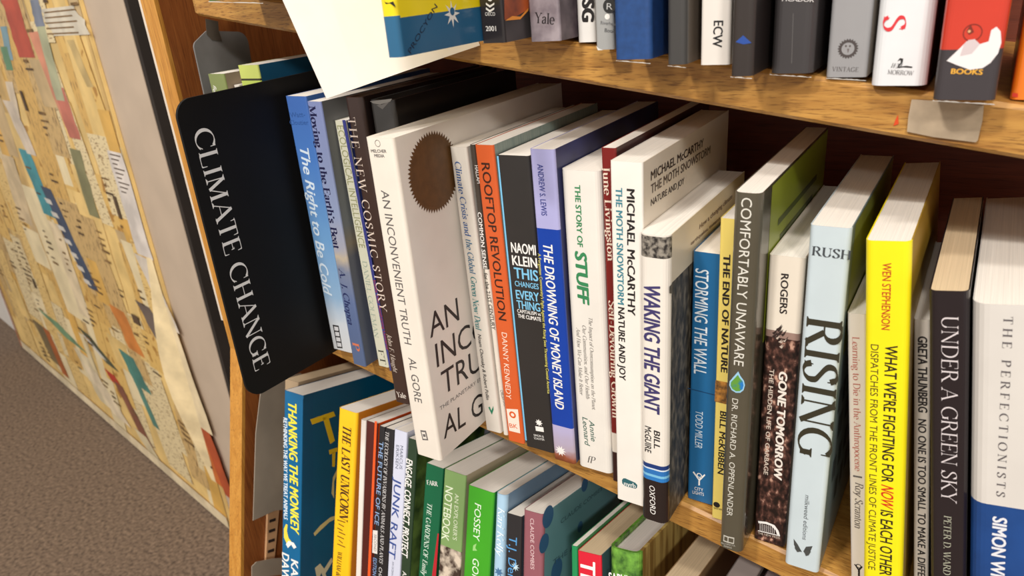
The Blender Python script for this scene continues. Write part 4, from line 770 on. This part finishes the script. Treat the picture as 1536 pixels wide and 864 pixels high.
b = low_book('paperback_book', 'black book with one line of small white italic capitals', gloss(32,30,32), None, TL=(577.5,641), TR=(591.5,643), LE=(567,864), D=.13)
b.t('THE ECOLOGY OF INVASIONS BY ANIMALS AND PLANTS', (578.5,646), (569,844), 5.4, ink(206,202,200), shear=.15, font='serif', bold=.012).t('CHARLES', (568.5,850), (567,884), 5.6, ink(206,202,200)); b.done()
b = low_book('paperback_book', 'pale lavender paperback with blue condensed capitals', paint(202,204,220), None, TL=(591.5,643), TR=(610.5,655), LE=(580.8,864), D=.14)
b.t('MARCUS', (600.5,668), (599,703), 4.8, ink(92,96,112)).t('ERIKSEN', (594.5,667), (593.2,702), 4.8, ink(92,96,112)).t('JUNK RAFT', (592,716), (582.8,835), 11.5, ink(52,74,138), bold=.01, shear=.05).t('AN OCEAN VOYAGE', (588.5,842), (586,880), 3.2, ink(92,96,112)); b.done()
FOREST = mat('forest_cover', (98,122,58), .35, 0, 55, col2=(34,52,26), detail=8)
b = low_book('paperback_book', 'dark green paperback with white bold italic capitals and forest cover', gloss(40,60,40), FOREST, TL=(612,656), TR=(626,666), LE=(599,864), D=.10)
b.t('ENGAGE, CONNECT, PROTECT', (609.8,687), (602.3,833), 10.5, W, bold=.03, shear=.12).t('ANGELOU', (604,856), (602,900), 7, W); b.done()
b = low_book('paperback_book', 'deep green paperback with small serif name at its head', paint(12,92,58), None, TL=(639,694), TR=(665.5,702), LE=(627,864), D=.14)
b.t('FARR', (640.5,726.5), (657,729.5), 6.5, W, font='serif', bold=.02).t('THE GARDENS OF Emily', (641.5,753), (632.5,862), 7.4, ink(206,220,206), font='serif', shear=.12, bold=.012); b.p([(656.5,800),(658.5,800.5),(654,864),(648,864)], ink(176,30,40)); b.done()
b = low_book('paperback_book', 'sage green paperback with cream condensed title above a sepia photo', paint(122,152,92), paint(178,164,136), TL=(666.5,703), TR=(699.5,714), LE=(657,864), D=.14, bands=[((660,816), mat('sepia_photo', (206,190,170), .4, 0, 95, col2=(60,44,36), lo=.42, hi=.58))])
b.t("AN EXPLORER'S", (682.5,740), (679.3,809), 6.6, ink(214,222,192)).t('NOTEBOOK', (668.8,728), (662.3,808), 12.5, ink(220,228,200), bold=.01); b.done()
b = low_book('paperback_book', 'bright green paperback with white italic capitals', gloss(62,156,34), gloss(30,116,60), TL=(702,727), TR=(741.5,738), LE=(694.5,864), D=.13, r=.002)
b.t('FOSSEY', (712.5,754), (709.8,809), 10.5, ink(226,236,216), shear=.1).t('GORILLAS', (709.3,836), (706.5,905), 10.5, ink(226,236,216), shear=.1).p([(710,818),(715,815),(713,822),(716,826),(709,826)], ink(150,200,120)); b.done()
b = low_book('paperback_book', 'light blue paperback with white script lettering', paint(162,194,216), paint(120,150,176), TL=(743,739), TR=(759.5,745), LE=(738,864), D=.14, r=.004)
b.t('Kari Kelly', (747.5,760), (744.5,834), 10, ink(226,236,242), font='serif', shear=.3); b.d((748,858), 7, ink(70,110,150), star=.5, k=14); b.done()
b = low_book('paperback_book', 'black paperback with sky blue lettering beside the mauve spine', gloss(40,38,40), gloss(60,70,80), TL=(759.5,769), TR=(783,778), LE=(757.5,864), D=.13)
b.t('T.J. Demos', (764,803), (760.5,892), 13, ink(84,150,204)); b.d((773,850), 7, ink(190,214,224), star=.6, k=18); b.done()
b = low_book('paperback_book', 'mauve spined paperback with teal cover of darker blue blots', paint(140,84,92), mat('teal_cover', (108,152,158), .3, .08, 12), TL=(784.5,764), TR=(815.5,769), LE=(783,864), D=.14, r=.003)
b.t('CLAUDE COMBES', (795.5,777), (796,853), 6, ink(220,190,190))
for c, r in (((822,775), 14), ((816,815), 12), ((835,855), 14), ((877,727), 9), ((870,790), 7)): b.d(c, r, ink(58,100,138), 'front')
b.t('CLAUDE COMBES', (841,786), (903,735), 7, ink(56,88,96), 'front').t('THE ART OF', (829,849), (892,797), 9, ink(60,92,104), 'front'); b.done()
b = low_book('paperback_book', 'thin green book right of the teal blotted cover', paint(30,134,78), None, TL=(856.5,818), TR=(866,821), LE=(857,864), D=.12); b.done()
b = low_book('paperback_book', 'red paperback with white condensed capitals and tan page top', gloss(206,30,50), paint(70,100,106), TL=(866,825.5), TR=(902,833), LE=(867,864), D=.13, pages=PAGE_CREAM)
b.t('THIS', (871,838), (871.5,905), 24, W, bold=.03); b.done()
GRASS = mat('grass_photo', (120,176,66), .4, 0, 140, col2=(44,84,28), detail=8)
BIRCH = mat('birch_trunk_cover', (206,178,104), .35, 0, 9, col2=(150,118,60), stretch=(1, 14, 1), lo=.42, hi=.56)
b = low_book('hardcover_book', 'grass green hardcover with tree trunk cover under the quarry book', GRASS, BIRCH, TL=(912.5,820), TR=(959.5,836), lean=-.1, D=.13, hard=True, r=.006, pages=PAGE_WHITE)
b.t('SAPLING', (914,873), (957,881), 16, W, bold=.03); b.done()
b = low_book('hardcover_book', 'tan topped book at the foot of the picture, right of the tree trunk cover', paint(150,118,80), None, TL=(992,870), TR=(1036,885), lean=-.09, D=.14, pages=PAGE_CREAM, y=-.002); b.done()
b = low_book('hardcover_book', 'grey wrapped book at the bottom, right of the tan topped one', gloss(120,112,106), gloss(150,138,132), TL=(1078,880), TR=(1120,894), lean=-.08, D=.14, y=-.002, pages=mat('grey_page_edges', (170,158,152), .7, .06)); b.done()
b = low_book('hardcover_book', 'dusky violet topped book at the bottom, below the landfill spine', gloss(92,76,80), None, TL=(1128,896), TR=(1190,916), lean=-.08, D=.14, y=-.002, pages=mat('violet_grey_page_edges', (150,134,134), .7, .08)); b.done()
